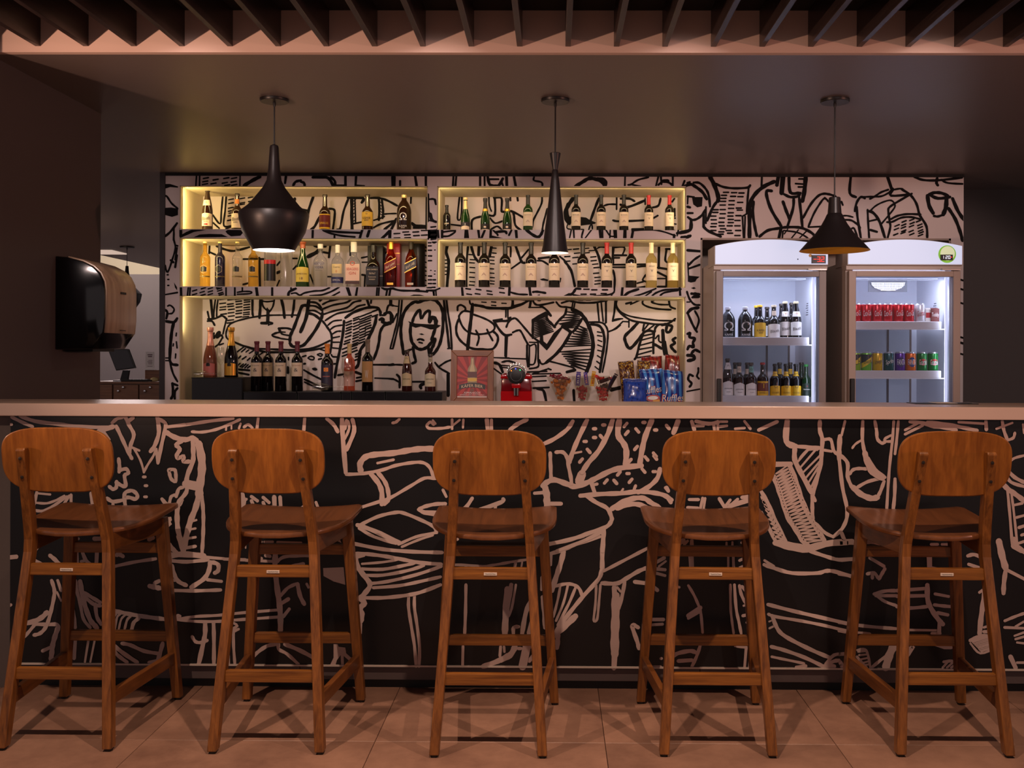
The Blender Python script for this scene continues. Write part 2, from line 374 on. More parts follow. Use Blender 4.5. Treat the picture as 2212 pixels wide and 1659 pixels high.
tag(MB().box((XL - 0.16, 3.60, ZB1), (2.8, 3.94, ZTOP)).obj('counter_slab', M_COUNTER, None, 0.003), 'pale cream stone bar top running across the picture', 'countertop')
# kitchen side board under the bar top, out of sight
bc = thing('back_counter', 'pale counter along the mural wall holding bottles and snacks', 'counter', (0, 6.4, 0))
MB().box((XN0 + 0.02, 0.0, 0), (XN3 - 0.01, 0.42, ZBK - 0.04)).obj('cabinet_body', M_KICK, bc)
MB().box((XN0 + 0.008, -0.05, ZBK - 0.04), (XN3 - 0.008, 0.428, ZBK)).obj('worktop', M_COUNTER, bc, 0.002)
# ------------------------------------------------------------------ drawn lines on the bar front and the mural wall
# header: @plane x0 y0 scale ; lines: "w: x y x y .." stroke, "f: .." filled, "d w len dy: x y .." dashes, "h w n: 4 corners" zigzag
DRAW = """
@A 0 890 5.53
45:240 45 420 110 700 145 950 175 1330 185
40:140 60 260 120 390 175
42:1340 130 1400 80 1470 60
60:1180 230 1350 175
48:1240 240 1300 330
45:1390 170 1460 320 1530 470 1575 555
45:1500 60 1540 150 1600 270 1560 400 1545 500
50:1540 105 1590 70
30:1570 420 1665 460
28:1600 430 1680 580 1720 715
30:1720 720 1760 640 1830 530 1870 440
50:1800 470 1850 400 1900 240 1880 60
40:1870 460 1888 610
45:1890 600 1930 400 1970 220 1975 130 1880 80
40:1980 180 2212 150
45:1420 560 1430 650 1425 715
45:1430 695 1510 680 1535 730 1490 760 1505 880 1460 880 1390 840
45:1395 830 1390 900 1350 920 1310 890
45:1480 1020 1500 960 1580 940 1640 990 1620 1040 1540 1020 1490 1040 1500 1135
45:1280 1030 1350 1070 1480 1050
40:1350 1070 1350 1140
40:440 960 400 1130 370 1280
30:440 970 600 985
30:440 1085 560 1090 680 1050 770 1000
35:410 1175 520 1180 640 1120 800 1010
35:770 1090 830 1000
40:850 990 850 1100
45:1090 970 1105 1110
d 38 22 0:1725 775 1745 880 1740 1013
40:90 150 140 148
@A 0 1160 5.53
25:390 220 510 50
d 32 10 0:375 140
60:90 245 195 235
45:350 240 470 310 580 370
45:340 320 470 370
50:600 220 660 270 730 345
45:620 520 650 620 650 700 620 850 580 1000 540 1090 480 1150 410 1170
40:690 520 730 640
30:680 660 730 760
60:250 1040 400 1010 500 960 560 900
45:430 1040 560 1045 680 1045 700 1090
40:420 1040 330 1150 220 1260
60:695 1080 660 1180 630 1290 620 1380 610 1460
45:620 1310 510 1360
44:866 840 885 950 900 1080
40:920 180 930 360
20:880 200 880 370
45:990 190 1030 280 1110 350
50:1160 190 1150 370
35:970 290 1020 280
30:1010 375 1150 345
40:905 520 920 640 960 800 1000 980 1080 1080
60:960 530 980 660 1020 830 1080 990 1130 1050 1160 1085
45:1000 660 1100 720 1200 780
45:1020 720 1120 800 1200 820
45:1140 800 1160 950 1210 1040
45:900 1240 885 1450
30:1055 1240 1015 1490
28:1130 1240 1080 1490
34:905 20 940 20
60:1130 20 1190 20
40:1370 350 1600 300 1860 260
50:1390 215 1430 210 1470 230
50:1370 880 1450 900 1600 930 1800 960 1960 980
26:1360 960 1395 910
26:1375 1100 1400 960 1440 920
26:1420 1100 1450 980 1500 930
30:1490 1100 1520 990 1560 950
45:1575 1105 1600 1020 1660 970
45:1460 1270 1560 1290 1720 1360 1890 1390
50:1945 1270 1910 1400 1880 1490
40:1780 1498 1900 1470
50:1355 1290 1480 1390 1640 1495
45:1355 1350 1420 1420 1520 1495
60:1790 585 1860 600 1910 610
50:1850 550 1900 525
30:310 580 325 600 295 660
40:95 830 130 810
50:1780 30 1830 10
@A 350 890 5.53
40:60 180 300 150 560 110 850 75
35:360 235 480 240 640 210 800 150 930 90
25:770 160 765 215
25:830 140 830 200
30:940 140 920 195
35:980 180 1030 150 1080 190
40:1150 75 1135 200
45:1705 80 1695 215
45:1970 80 2050 150 2100 235
60:50 240 150 300 280 330 370 310 420 350
95:440 380 475 560 475 720 450 900 445 1010
55:370 350 375 480 370 590 310 740 290 850
110:290 860 440 890
50:190 1100 210 1060 290 960 300 880
50:250 340 170 390 215 440 180 510 190 550 260 530 260 590 330 590
42:80 690 150 690 165 750 160 830 110 800 90 740 80 690
45:0 1040 60 1100 190 1120 240 1050
38:90 1080 110 1010 160 990
42:170 1010 200 920 250 900
60:185 1120 180 1250 190 1400 230 1550 260 1659
70:440 1000 400 1150 340 1300 300 1450 250 1620
45:475 1000 490 1150 495 1300 490 1500 480 1659
30:380 1300 410 1290
30:350 1400 400 1390
35:310 1510 400 1495
40:280 1620 390 1605
f:30 1260 110 1250 120 1290 105 1310 120 1340 50 1400 40 1330
45:70 1570 110 1630 160 1659
60:955 980 975 1060 965 1150
35:980 1060 1010 1040
45:1070 1010 1140 1060
45:1070 1060 1100 1130
45:1210 1020 1280 1080
45:1210 1080 1230 1130
55:1340 1015 1345 1155
45:1410 1015 1420 1155
35:1650 1160 1720 1105
40:1840 1080 1870 1160
30:1120 1545 1190 1550
30:1225 1550 1325 1550
34:1380 1555 1660 1562
f:2060 1520 2110 1490 2145 1565 2090 1540
@A 350 1160 5.53
50:80 80 130 140 180 190
70:80 225 250 205 500 225
45:90 280 300 295 550 270
40:190 -10 230 120 250 190
60:300 -10 270 120 250 180
40:290 130 400 110
40:490 -10 480 190
40:510 240 740 258
40:740 262 1000 272
40:1000 276 1330 290
50:120 340 150 450 200 530 290 575
55:575 300 560 400 500 500 350 600
50:600 300 670 330 670 400 630 430
40:540 510 710 530
40:110 515 160 515
42:125 637 400 642 700 632
36:210 980 400 950 670 935 960 905 1400 870
36:180 985 420 1008 660 1008 790 997 960 985 1390 955
40:180 985 185 940 215 945
66:1355 205 1350 330 1370 560 1400 780 1415 950 1415 1115
40:1370 300 1450 240 1600 225 1780 220
45:1470 400 1560 350 1690 320
40:1420 700 1500 610 1600 560
50:1620 560 1650 700 1700 800
50:1430 790 1510 740
45:1450 950 1520 860
35:1730 560 1750 600
40:1110 225 1190 255
45:1240 220 1290 230
22:1000 20 1000 130
55:515 1030 515 1150 490 1280 440 1510
40:360 1190 400 1250 470 1260 540 1235
46:615 1020 620 1200 620 1510
32:790 1180 800 1510
35:855 1110 855 1300 870 1510
32:810 1010 900 1060 780 1120
35:770 1180 850 1130 915 1100
45:1040 1470 1150 1370 1260 1300 1370 1280
40:1395 1280 1395 1340 1500 1400 1630 1520
50:1470 1280 1640 1350 1810 1440
f:1925 370 2170 360 2190 570 2050 530 1930 465
f:2050 1280 2100 1280 2110 1310 2190 1320 2200 1380 2170 1400 2175 1535 2140 1535 2135 1410 2090 1470 2070 1535 2005 1535 2050 1440
45:2170 1390 2250 1460
d 30 20 0:860 560
@A 700 890 5.53
40:40 85 120 150 160 235
56:215 85 225 300 260 720
40:270 100 250 200
32:290 110 300 200 250 320
50:340 90 360 230 270 450
40:265 745 470 735 700 690 850 640 1050 605 1180 605 1260 660 1305 770
70:440 710 430 620 490 540 600 510 830 490 1000 460 1160 440 1320 440
35:640 610 830 570
60:560 740 650 850 690 960 690 1100
50:640 720 720 820 760 920 770 1040 720 1100
40:340 1170 660 1070 800 1020 1040 880 1200 790 1330 795
42:440 1345 640 1250 850 1200 960 1210 1180 1300 1310 1370 1345 1440
55:400 1350 600 1420 900 1560
38:420 1390 600 1490 860 1570
35:890 1580 1100 1490 1340 1440
30:930 1610 1120 1530 1300 1470
45:1130 1165 1200 1130 1330 1100 1450 1095
50:1140 1165 1200 1200 1370 1230
26:1200 1185 1370 1190
35:820 130 860 120 900 85
35:1310 150 1270 120 1230 160 1260 195 1400 195 1500 180
35:1530 90 1530 200
30:1540 160 1620 95
30:1665 90 1660 185
55:1945 90 1955 210
40:2000 95 2000 210
30:1300 100 1330 140
36:1420 930 1460 1010
45:1770 1030 1680 1150 1570 1150
50:2140 1040 2110 1080 1800 1185
40:2050 1120 2040 1180
36:1515 1535 1595 1520
@A 700 1160 5.53
45:340 75 700 145 1060 175 1410 185
45:360 200 480 200 700 225 900 260 1140 305 1400 325
60:375 225 400 350 470 450 550 570 480 680 430 730
56:380 235 470 215
30:455 320 700 300 880 270
40:450 380 700 385 950 340 1080 310
40:490 455 700 455 1000 400 1190 340
40:550 555 760 530 1100 450 1400 350
40:590 605 900 580 1150 530 1390 475
45:490 725 700 725 950 700 1150 660 1390 570
70:440 730 480 790 430 850 450 920 440 1000
28:445 980 438 1150
38:1010 720 1010 850 1040 1050 1080 1300 1100 1545
38:1080 710 1080 850 1110 1050 1140 1300 1135 1545
32:1480 570 1470 800 1465 1150
38:1695 570 1690 900 1680 1150
32:1460 1305 1450 1545
34:1660 1305 1655 1545
32:1495 330 1690 335 1900 350 2050 330 2212 305
35:1695 340 1695 425
75:2190 620 2170 900 2160 1150
36:2110 1310 2100 1420
60:1900 1545 2080 1480 2200 1410
32:2150 1310 2155 1370
@A 1080 890 5.53
52:320 90 200 150 120 215
50:510 385 650 320 800 210 870 110
55:1040 95 930 330 860 500 830 600
45:670 480 750 480 800 540 820 650 850 800 850 860
30:890 490 970 475
60:1345 95 1290 260 1180 460 1060 600 980 720
105:980 740 945 830
70:1425 95 1410 270 1480 380 1510 470 1500 630
65:1815 95 1740 280 1700 440 1670 620
65:1690 640 1500 660 1330 700 1150 790 1050 840 900 890 800 860 650 810 560 840 510 880
45:600 490 605 650 610 800
80:540 900 560 1000 560 1080 575 1150
50:600 1095 730 1095
45:415 970 540 960
55:960 1000 1200 980 1450 970 1650 950 1800 960 1950 990 2050 1050
55:1650 960 1780 890 1880 790 1910 680
38:1600 930 1620 880
30:1450 950 1470 920
50:1090 840 1130 960
40:1110 870 1160 860
50:1030 1000 1150 1080 1280 1150 1330 1250 1330 1300 1270 1370 1080 1440 850 1520 570 1580
60:1330 1160 1470 1070 1600 1030 1720 1030 1800 1080 1900 1140
60:1400 1150 1550 1100 1680 1110 1780 1160
55:1240 1390 1235 1500 1225 1659
45:680 1659 950 1560 1200 1440
d 44 26 0:1240 155 1130 200 1130 305 1018 352 1860 215 1843 712 1530 735 1720 125
d 42 34 -40:1500 155 1515 250 1625 430 1560 822 1265 830 1420 735 968 580 1550 585
d 44 34 40:2005 180 1850 510 1750 555 1715 700 1378 835 1995 925 1060 465 1640 220 1215 300 1855 545
60:2130 105 2080 240
@A 1080 1160 5.53
40:570 90 750 50 1000 -10
46:580 205 750 155 900 90 1190 -5
55:1235 -10 1222 200 1222 400
50:1210 400 1180 500 1000 700 860 870 700 1080 660 1180
40:1240 405 1500 270 1770 130
50:1220 550 1390 555 1500 500 1650 410 1750 370
62:760 180 720 330 670 480 620 640
40:610 210 605 330
40:650 590 780 560 880 570 950 620 985 720
30:720 590 690 750 640 950
30:810 580 760 780 670 1000
35:900 610 820 800 690 1050
75:900 945 800 1040 690 1140
60:690 1150 690 1220 680 1320
30:1150 580 1140 800 1120 990 1160 980 1180 800 1200 570
100:1385 700 1380 950 1372 1200 1372 1400
70:1370 1400 1362 1560
60:1365 600 1370 720
45:1490 540 1460 700 1420 850
30:1400 600 1440 650
50:1610 535 1745 552
50:1840 600 1880 635
50:1650 1080 1590 1050 1585 1090 1640 1250 1660 1330
32:0 320 180 290 360 265
35:185 310 170 425
25:265 300 245 425
55:135 570 90 850 60 1150
30:190 570 140 850 100 950
55:370 760 310 900 265 1150
45:160 1150 165 1080 220 1070
66:390 1000 350 1150
70:180 1310 120 1410 0 1470
d 42 30 0:235 1330
100:320 1310 270 1545
50:415 1390 350 1480
40:310 1320 410 1310
56:510 720 530 900 540 1080
34:500 480 495 630
50:1870 300 1960 250
30:1900 350 1980 290
45:1860 380 1970 390
40:1860 430 1970 460
50:1800 985 1950 985
40:1800 1050 1940 1040
34:1810 1550 1920 1550
d 35 10 0:1925 1450
60:2130 80 2190 40
@A 1440 890 5.53
55:130 105 80 250
50:300 115 330 210
35:350 165 440 165
45:350 110 500 140 620 120
40:560 130 570 210
36:610 110 610 210
35:630 175 720 165
35:640 115 720 115
35:820 200 930 190
35:930 110 1000 200
45:1320 115 1100 215
72:1440 110 1430 350 1540 410
45:1540 410 1700 420 1840 430
50:1830 110 1830 220 1860 330 1850 480 1840 620 1780 850 1740 1000
40:1880 330 1960 330 1990 450 2030 500
35:1880 455 1970 470
35:2130 110 2090 275
58:2070 290 2060 450 2060 560
45:2060 560 2100 900 2150 1130 2150 1270 2090 1400 1990 1490
45:2080 520 2160 610 2160 770 2212 900
40:1990 1490 1890 1440 1780 1330
60:1530 440 1530 570 1600 720 1730 960
26:1560 600 1700 440
26:1590 670 1780 450
26:1620 730 1830 520
26:1660 790 1830 590
26:1690 850 1810 660
26:1720 910 1790 760
34:1590 560 1690 450 1800 450
45:1740 1000 1740 1150 1745 1290
40:1775 1060 1740 980
60:1275 760 1330 900 1390 1080 1450 1260 1540 1400 1620 1530 1690 1600
62:1470 640 1540 820 1600 1010 1680 1200 1780 1370 1880 1530
64:1290 625 1480 620
h 21 12:1300 740 1410 1130 1440 640 1600 1010
h 21 13:1410 1130 1660 1560 1600 1010 1860 1530
46:1130 1200 1220 1380 1310 1560
48:1130 950 1210 1090 1300 1300 1420 1540
h 24 11:1130 1010 1310 1540 1140 1040 1400 1520
70:1300 1560 1500 1590 1680 1620 1900 1570 2212 1545
40:2090 1440 2130 1530
46:205 990 190 1150
40:270 1045 380 1045
40:250 1140 370 1145
40:430 1030 400 1170
32:460 1030 440 1170
45:630 1035 700 1150
36:690 1140 760 1050
36:720 1150 850 1040
60:760 1120 1020 1040
45:900 1020 1020 1000
45:0 900 20 940
50:0 1000 50 1080
45:140 1580 200 1530
36:210 1580 250 1540
50:300 1540 300 1590
30:715 1560 715 1600
30:785 1555 785 1600
40:900 1560 940 1580
@A 1440 1160 5.53
70:290 210 300 420
28:735 215 735 420
34:795 215 800 420
35:870 280 950 240
35:870 370 960 330
34:120 590 150 600
34:260 580 330 700 390 840 410 920 430 1140
60:400 845 260 940
40:260 970 380 900
30:760 570 765 850 780 1000 800 1150
36:810 570 830 850 860 1000 890 1150
38:870 580 890 680 940 780 1000 820
38:900 590 990 700
30:920 820 980 800
40:910 940 1000 920
40:960 1020 1010 1000
46:1165 330 1280 370 1500 430 1800 430 1900 405 2000 410 2212 470
35:1170 280 1280 350
45:1690 160 1900 230 2050 270 2212 265
60:1290 70 1460 125 1680 155 1900 90 2212 60
45:1210 805 1500 880 1800 950 2190 1040
38:1215 920 1300 950 1600 1000 1900 1060 2180 1130
48:1260 940 1310 1070 1380 1160 1550 1260 1780 1370 1950 1440
30:1230 1090 1290 1060
22:1225 1010 1250 1000
45:1250 1310 1400 1350 1650 1440 1860 1540
32:1255 1430 1400 1460 1640 1510
40:2150 1395 2000 1410 1900 1520
45:1890 1550 1980 1490 2060 1480 2100 1550
55:1870 1545 2000 1545
40:400 1300 360 1420 300 1550
50:50 1440 130 1390 280 1360 350 1380
48:140 1480 300 1470
36:820 1300 960 1320 1020 1340
38:950 1320 930 1565
38:1005 1310 990 1565
45:1550 1555 1660 1540
d 24 20 50:1052 200 1058 310 1064 400 1090 750 1097 860 1105 920 1117 1140 1125 1280 1135 1390
@A 1812 890 5.53
42:285 110 280 330 310 500
28:280 330 200 380 160 430
70:310 490 340 600 400 720 520 790
40:350 550 430 680 550 780
40:130 740 170 690 240 675 330 680
40:520 790 350 830 220 900
70:170 900 260 980 380 1030 460 1020
42:460 1020 500 940 540 830
40:100 760 150 890 200 920
40:430 110 450 220 460 320 510 370 550 360
32:640 350 560 350 550 320 620 280
35:655 110 640 330 610 600 590 850 570 1185
35:710 110 690 330 670 500
42:670 800 665 1000 645 1190
45:850 115 1000 130 1100 165 1250 185 1400 215
45:1060 120 1300 150 1500 190 1650 220
32:790 215 950 130
35:790 265 1000 160
35:1430 120 1740 140
45:1755 110 1760 210
40:1950 110 1970 220 2010 330
30:1880 200 2070 130
35:2010 335 2080 310 2100 250
30:2200 150 2212 250
32:2025 600 2100 550 2212 520
45:2010 690 2100 780 2212 840
40:1990 750 2060 840 2212 890
60:1950 850 2020 920 2120 990 2212 1060
35:2015 940 2040 1200 2070 1580
30:2060 970 2090 1200 2130 1570
35:2100 1110 2190 1090
35:2120 1260 2212 1235
40:2150 1380 2212 1360
36:2180 1470 2212 1460
35:2140 1570 2212 1545
60:2080 1600 2180 1659
24:1755 980 1740 1300
40:20 1430 70 1550
45:0 1565 240 1560 380 1555 560 1580
35:1100 1580 1180 1580
35:1230 1580 1320 1580
50:1895 1540 1930 1659
@A 1812 1160 5.53
42:0 270 210 255
42:0 440 190 475
40:370 250 540 350
42:550 380 520 430 480 500
42:340 440 420 430 470 490
42:400 440 400 490
70:1080 215 1085 425
40:1110 370 1240 395
45:1540 225 1620 210 1750 260
42:1550 325 1680 370
d 48 10 0:1720 400
42:420 680 550 645 690 640
40:440 700 690 700
36:450 700 550 770 690 820
45:690 640 1020 615
45:690 706 1020 700
42:690 830 840 848 1050 830
60:1055 575 1060 750 1110 870 1200 1000 1240 1040
50:1200 1020 1195 1150
40:1150 680 1310 710
40:1140 810 1260 825 1400 835
45:1180 905 1300 930
40:0 1020 130 1040 370 1070 680 1095
30:830 1110 1170 1115
36:0 1120 110 1135 370 1156
36:1110 1150 1210 1150
62:1750 575 1730 750 1700 950 1680 1150
40:1740 620 1680 660
30:1730 1080 1840 1045
40:1730 1130 1850 1130
50:1570 1235 1680 1190 1760 1180
26:1570 1270 1690 1390 1870 1320
h 22 9:1590 1260 1700 1370 1790 1175 1880 1300
80:1910 50 1950 230 1990 370
55:1990 400 1970 550 1965 670
45:2020 400 2212 500
55:2090 20 2110 90 2212 180
36:1980 1000 2100 950 2212 910
36:1980 1080 2212 1090
28:2110 1070 2212 1010
30:2100 1180 2212 1140
30:2110 1220 2212 1190
30:2130 1260 2212 1270
60:2050 1430 2110 1560
35:2130 1500 2212 1500
f:1140 1300 1440 1300 1340 1340 1260 1340
30:1240 1560 1300 1490
30:1290 1560 1370 1490
30:1340 1560 1430 1490
30:1390 1560 1450 1510
35:1250 1490 1340 1480 1450 1500
30:220 1350 310 1340 350 1420 375 1560
36:215 1430 330 1560
25:230 1370 330 1360
25:240 1410 345 1400
25:260 1460 355 1440
25:290 1500 365 1480
25:310 1530 370 1520
38:390 1560 500 1470 590 1410
95:650 1310 600 1420 560 1560
40:830 1340 890 1310 820 1420
42:0 1400 90 1400
40:0 1470 40 1560
@F 350 375 7.3733
28:550 30 540 190
28:600 30 598 190
26:1245 30 1240 195
55:1560 50 1440 110 1310 190
40:1975 40 1960 150
40:2090 190 2130 130 2212 110
d 28 80 -14:700 72 1025 72 1150 72 690 125 855 97 1000 148 1140 130 685 168 820 158 1040 185 1150 180
f:50 165 130 165 255 205 255 225 130 215 50 240
30:50 360 80 365 150 470 230 540 250 560
f:50 545 150 540 255 560 255 660 160 690 50 660
35:50 1000 140 920 240 790
30:190 880 185 1060
45:300 870 300 1000
45:320 990 500 910 700 875
25:515 870 515 900
25:545 870 545 890
f:500 1015 600 970 750 960 950 965 1050 1010
f:1010 920 1060 885 1240 880 1290 940 1250 990 1100 1000 1040 960
@B 350 375 7.3733
28:970 340 945 600 925 800 810 660
28:1025 340 1005 600 985 830 1110 830
26:810 780 910 870
30:1020 880 1110 840
d 24 75 -14:1100 410 1100 470 1095 545 1095 595 1105 625 1090 670 1080 742 1280 395 1280 465 1275 490 1410 380 1415 440 1400 500
45:2115 400 2100 470
@F 650 375 7.3733
45:190 60 400 60 470 110 510 190
40:480 60 540 120 545 200
35:500 190 700 190
45:710 50 710 200
40:880 50 870 200
30:870 188 1010 198
70:1475 50 1475 205
40:1580 120 1580 205
45:1820 50 1845 205
40:1990 50 1990 205
40:0 130 50 150 60 195
35:2025 330 2030 600 2020 760
30:2040 410 2120 410 2150 490
25:2010 740 2150 770
20:2030 560 2080 740
20:2040 620 2060 740
d 26 75 -10:2110 850 2110 905 2110 975 2110 1045
40:190 890 185 1035
30:350 900 450 945 650 990 860 1010
35:400 905 600 930 960 945
30:535 980 535 1035
45:980 890 935 1035
45:1095 890 1060 1000
45:1290 1035 1400 930 1420 905
50:1420 890 1415 1035
d 26 90 -5:1530 955 1530 1025 1670 930 1695 975 1700 1022 1830 930 1840 988 1965 905 1965 980 1985 1045
@B 650 375 7.3733
40:205 350 130 560 115 650
40:0 570 110 590
40:290 700 220 840 160 890
35:440 560 520 570 540 640 510 890
35:760 390 680 600 630 860 580 890
45:750 385 990 390 970 460
50:810 390 810 600 815 890
25:860 400 870 770
30:830 800 980 770
d 16 45 -30:850 430 850 480 850 520 850 570 850 630 850 690 850 750
35:1110 390 1250 390 1380 430 1530 510
35:1240 400 1250 560 1240 740
35:1290 420 1310 600 1300 710
d 16 45 25:1275 460 1275 510 1275 560 1275 610 1275 650
25:1300 650 1380 640 1530 635
25:1160 745 1300 700 1330 680
30:1160 860 1280 800 1490 750
40:1330 890 1480 770 1520 720
45:1440 890 1500 770
30:1755 350 1750 470
30:2000 350 1995 890
45:1770 790 1830 830 2000 840
20:1790 870 1990 870
20:1790 850 1990 855
@F 930 375 7.3733
35:365 50 355 215
35:410 50 395 215
35:790 50 790 215
35:860 50 862 215
45:910 50 940 170 1010 195 1090 185 1150 80
35:950 90 1080 90
45:1210 50 1215 215
45:1330 60 1360 215
35:1140 150 1160 215
30:1650 60 1650 110 1770 140 1780 215
25:0 410 70 410 85 480
40:0 640 30 740 90 770
d 26 70 -5:40 850 40 905 45 970 45 1040
40:110 890 130 1055
40:185 890 185 1055
30:200 930 400 910 300 990 200 1000
50:570 890 555 1055
40:580 890 600 1055
40:760 890 780 1055
40:870 890 800 1055
45:960 890 955 1055
30:1000 905 1060 960 1070 985
40:1050 930 1180 920 1210 950
35:1290 900 1250 980
45:980 1010 1150 1050
45:1360 890 1375 1055
45:1520 890 1620 970 1710 1010 1760 970 1790 900
@B 930 375 7.3733
28:465 350 430 710 490 690 500 350
28:320 810 480 830
35:660 920 665 740 800 685
25:930 350 935 500 970 600
35:1020 350 1025 650 920 660
35:1010 385 1130 395 1130 580 1160 610 1290 600 1480 700
30:950 710 1030 790 1150 755
35:1330 650 1350 820 1440 900
30:1310 610 1340 720
30:960 890 1060 840 1130 890
35:1380 350 1390 430
30:1270 350 1275 430
30:1775 350 1770 470 1700 620 1640 740 1620 860
30:1860 560 1800 780 1780 900
45:2190 480 2140 620 2160 740 2212 800
@F 1220 375 7.3733
55:170 205 290 130 380 80 480 85 590 130 640 205
40:520 75 620 90 660 150 640 205
28:960 50 955 215
30:1330 60 1170 100 1060 170 1010 180
28:1060 175 1210 205
30:1490 50 1450 205
30:1530 50 1540 170
35:1490 180 1560 130 1650 140 1720 190
60:1570 120 1640 120
30:1720 50 1720 205
45:2010 750 2000 880 1960 910 1790 950
45:1860 1015 1960 1010 2000 990
25:105 890 70 1055
28:140 890 150 1055
28:300 890 270 1000 285 1055
25:430 890 320 1035
45:560 890 575 1055
25:600 890 605 1055
25:650 890 720 990 780 1000
25:725 890 715 1055
60:800 890 810 1055
55:960 890 955 1055
45:1090 890 1060 1055
25:1070 910 1350 895 1550 920 1760 990
45:1740 980 1740 1050
25:1810 890 1790 990
@B 1220 375 7.3733
60:130 400 60 500 25 600 60 720 100 770
f:60 700 110 670 110 790 60 790
f:250 690 340 700 400 740 500 780 480 800 250 830
40:540 400 470 580 410 750
30:620 515 700 490 820 490
28:828 350 825 570
35:890 400 1030 400 1110 440
40:890 495 1000 535 1270 430
25:1280 400 1280 490
35:1400 540 1490 510 1525 400
30:1745 400 1710 450
35:770 745 870 760 1260 745
35:1410 710 1480 670
30:1070 885 1260 880
30:1750 560 1750 680
25:1740 710 1760 710
25:1740 800 1770 805
40:1700 900 1760 920
20:50 800 50 880 300 890
25:380 900 400 840 430 810 440 880
@F 350 500 7.3733
28:190 0 190 130 215 260 170 430 90 650 50 540
30:210 220 250 230
35:240 380 210 570
30:240 260 210 450
40:140 460 180 490
d 30 14 0:90 690 100 765 100 860
f:190 810 240 890 240 940 205 890
25:50 1005 245 970
40:300 875 305 1020
28:420 880 405 1020
28:450 880 440 1020
22:420 885 600 875
d 24 70 -20:520 940 640 965 660 905 520 1000 655 1010 770 905 770 955 770 1000 900 890 915 910 920 940 935 980 945 1005
28:1020 870 1020 1030
32:1160 870 1160 1030
28:1280 870 1280 940
25:1200 970 1300 955 1420 960 1400 990 1200 1000
45:1500 870 1520 1030
40:1755 870 1755 1030
40:2130 910 2030 960 2010 1030
25:2060 990 2130 980 2200 1020
25:2055 885 2055 920
@B 350 500 7.3733
30:760 205 750 350
28:760 210 800 205
32:750 325 850 370
35:960 215 1390 215
35:870 235 1000 285 1150 310 1390 250
35:1300 440 1640 440
35:1550 420 1560 900
35:1290 845 1370 825
30:1830 540 1880 480
45:1830 660 1880 640
25:1830 870 1870 780
30:2080 430 2150 430
30:2090 600 2150 540
@F 640 500 7.3733
28:0 980 60 1015 130 980 280 950 420 940 530 895
28:220 1025 400 1010 550 960 680 890
25:570 1030 690 965
50:810 880 860 1030
35:975 880 950 1030
32:1290 880 1280 1030
28:1320 880 1310 1030
35:1360 890 1420 920 1550 905
32:1450 920 1430 1030
35:1500 905 1480 1030
32:1530 905 1660 940 1900 945 2090 960
f:1800 1030 1870 1005 1960 1005 2060 1030
d 45 40 0:1930 935
d 26 70 0:2120 300 2120 390 2120 465 2120 710 2120 770 2120 830 2120 895 2110 180 2110 230
d 26 30 0:2195 60 2195 120 2195 180 2195 770 2195 830 2195 890
35:2080 940 2212 940
28:2190 960 2195 1030
@B 640 500 7.3733
60:190 400 330 330 350 300
35:290 230 340 250
35:430 240 470 240
35:430 330 510 345
40:545 200 520 410
30:220 690 280 840
28:500 720 560 720
28:860 200 860 380
28:1040 420 1140 400
25:1050 490 1130 490
35:1050 690 1110 700
28:1095 700 1085 900
30:1400 360 1440 330
d 24 45 10:2060 250 2070 385 2060 490 2060 570 2060 630 2060 700 2060 780 2060 860 2070 310
@F 930 500 7.3733
d 26 60 0:45 50 45 120 60 170
d 18 14 0:10 230 10 300 70 295 10 395 10 465 70 630 5 620 10 715 65 680
d 26 40 0:60 770 60 830 45 890
25:0 945 60 940 150 905
30:40 945 60 1040
25:85 930 90 1040
40:500 880 515 1040
d 26 75 10:600 915 765 925 935 950 1140 975 615 1000 750 995 945 1000 1130 905
40:1260 880 1250 1050
30:1280 970 1400 1000 1540 1005
40:1575 880 1590 1000 1610 1050
35:1630 965 1700 960 1830 980
f:1690 1015 1740 1000 1740 1020
40:2130 1040 2212 1000
@B 930 500 7.3733
45:270 210 250 330 285 450 285 600 260 900
d 22 35 0:245 455 250 510 250 570 250 630 240 685
35:600 210 575 500 570 900
40:640 210 700 400 770 490
50:770 240 765 370
20:760 240 830 240
45:975 210 940 400
d 24 60 5:1015 265 1015 345 985 405 980 460 985 515 975 595 980 665 985 735 985 790 980 835
d 24 75 5:650 370 670 450 660 500 665 575 665 655 660 730 665 800 655 855
30:1235 240 1275 240 1275 400
40:1350 210 1390 330 1450 480 1500 500
30:1450 420 1560 290
30:1290 590 1430 490
35:1720 430 1890 410
30:1700 465 1780 470 1880 530
f:1740 760 1800 745 1880 770 1870 790 1770 780
30:2060 400 2150 480 2212 600
30:2070 750 2060 800
22:2140 400 2212 400
@F 1220 500 7.3733
45:1955 300 2150 315
35:2150 390 2060 450 1970 540
35:1980 590 2150 530
f:1960 700 2150 720 2100 760 2080 800 2010 815 1960 800
25:1960 500 1970 700
f:2010 900 2060 885 2090 905 2050 920
f:2020 990 2070 965 2130 980 2130 1010 2040 1010
35:2030 1050 2130 1045
35:180 910 250 915
40:170 920 120 990 20 1040
28:130 1010 300 1035 500 1030 760 990 790 890
d 28 80 0:345 920 470 930 640 930 300 1000 450 1000 620 990
28:750 1000 740 1040
40:920 890 905 1040
40:940 1035 1020 970 1170 920
28:1100 1035 1250 990 1450 910
25:1280 1030 1380 960
30:1390 1030 1450 980 1600 930 1850 920
30:1520 1020 1600 970 1800 940
40:1830 890 1840 1040
@B 1220 500 7.3733
d 24 85 -8:180 280 340 270 430 305 195 345 350 340 455 405 170 415 460 465 170 515 485 520 505 575 500 665 520 730 525 785 520 835 60 290 40 400 40 475
40:460 220 540 400 580 590
25:520 270 560 250 640 250
40:775 220 765 400 770 500
28:780 255 950 255 920 370
35:790 380 980 380
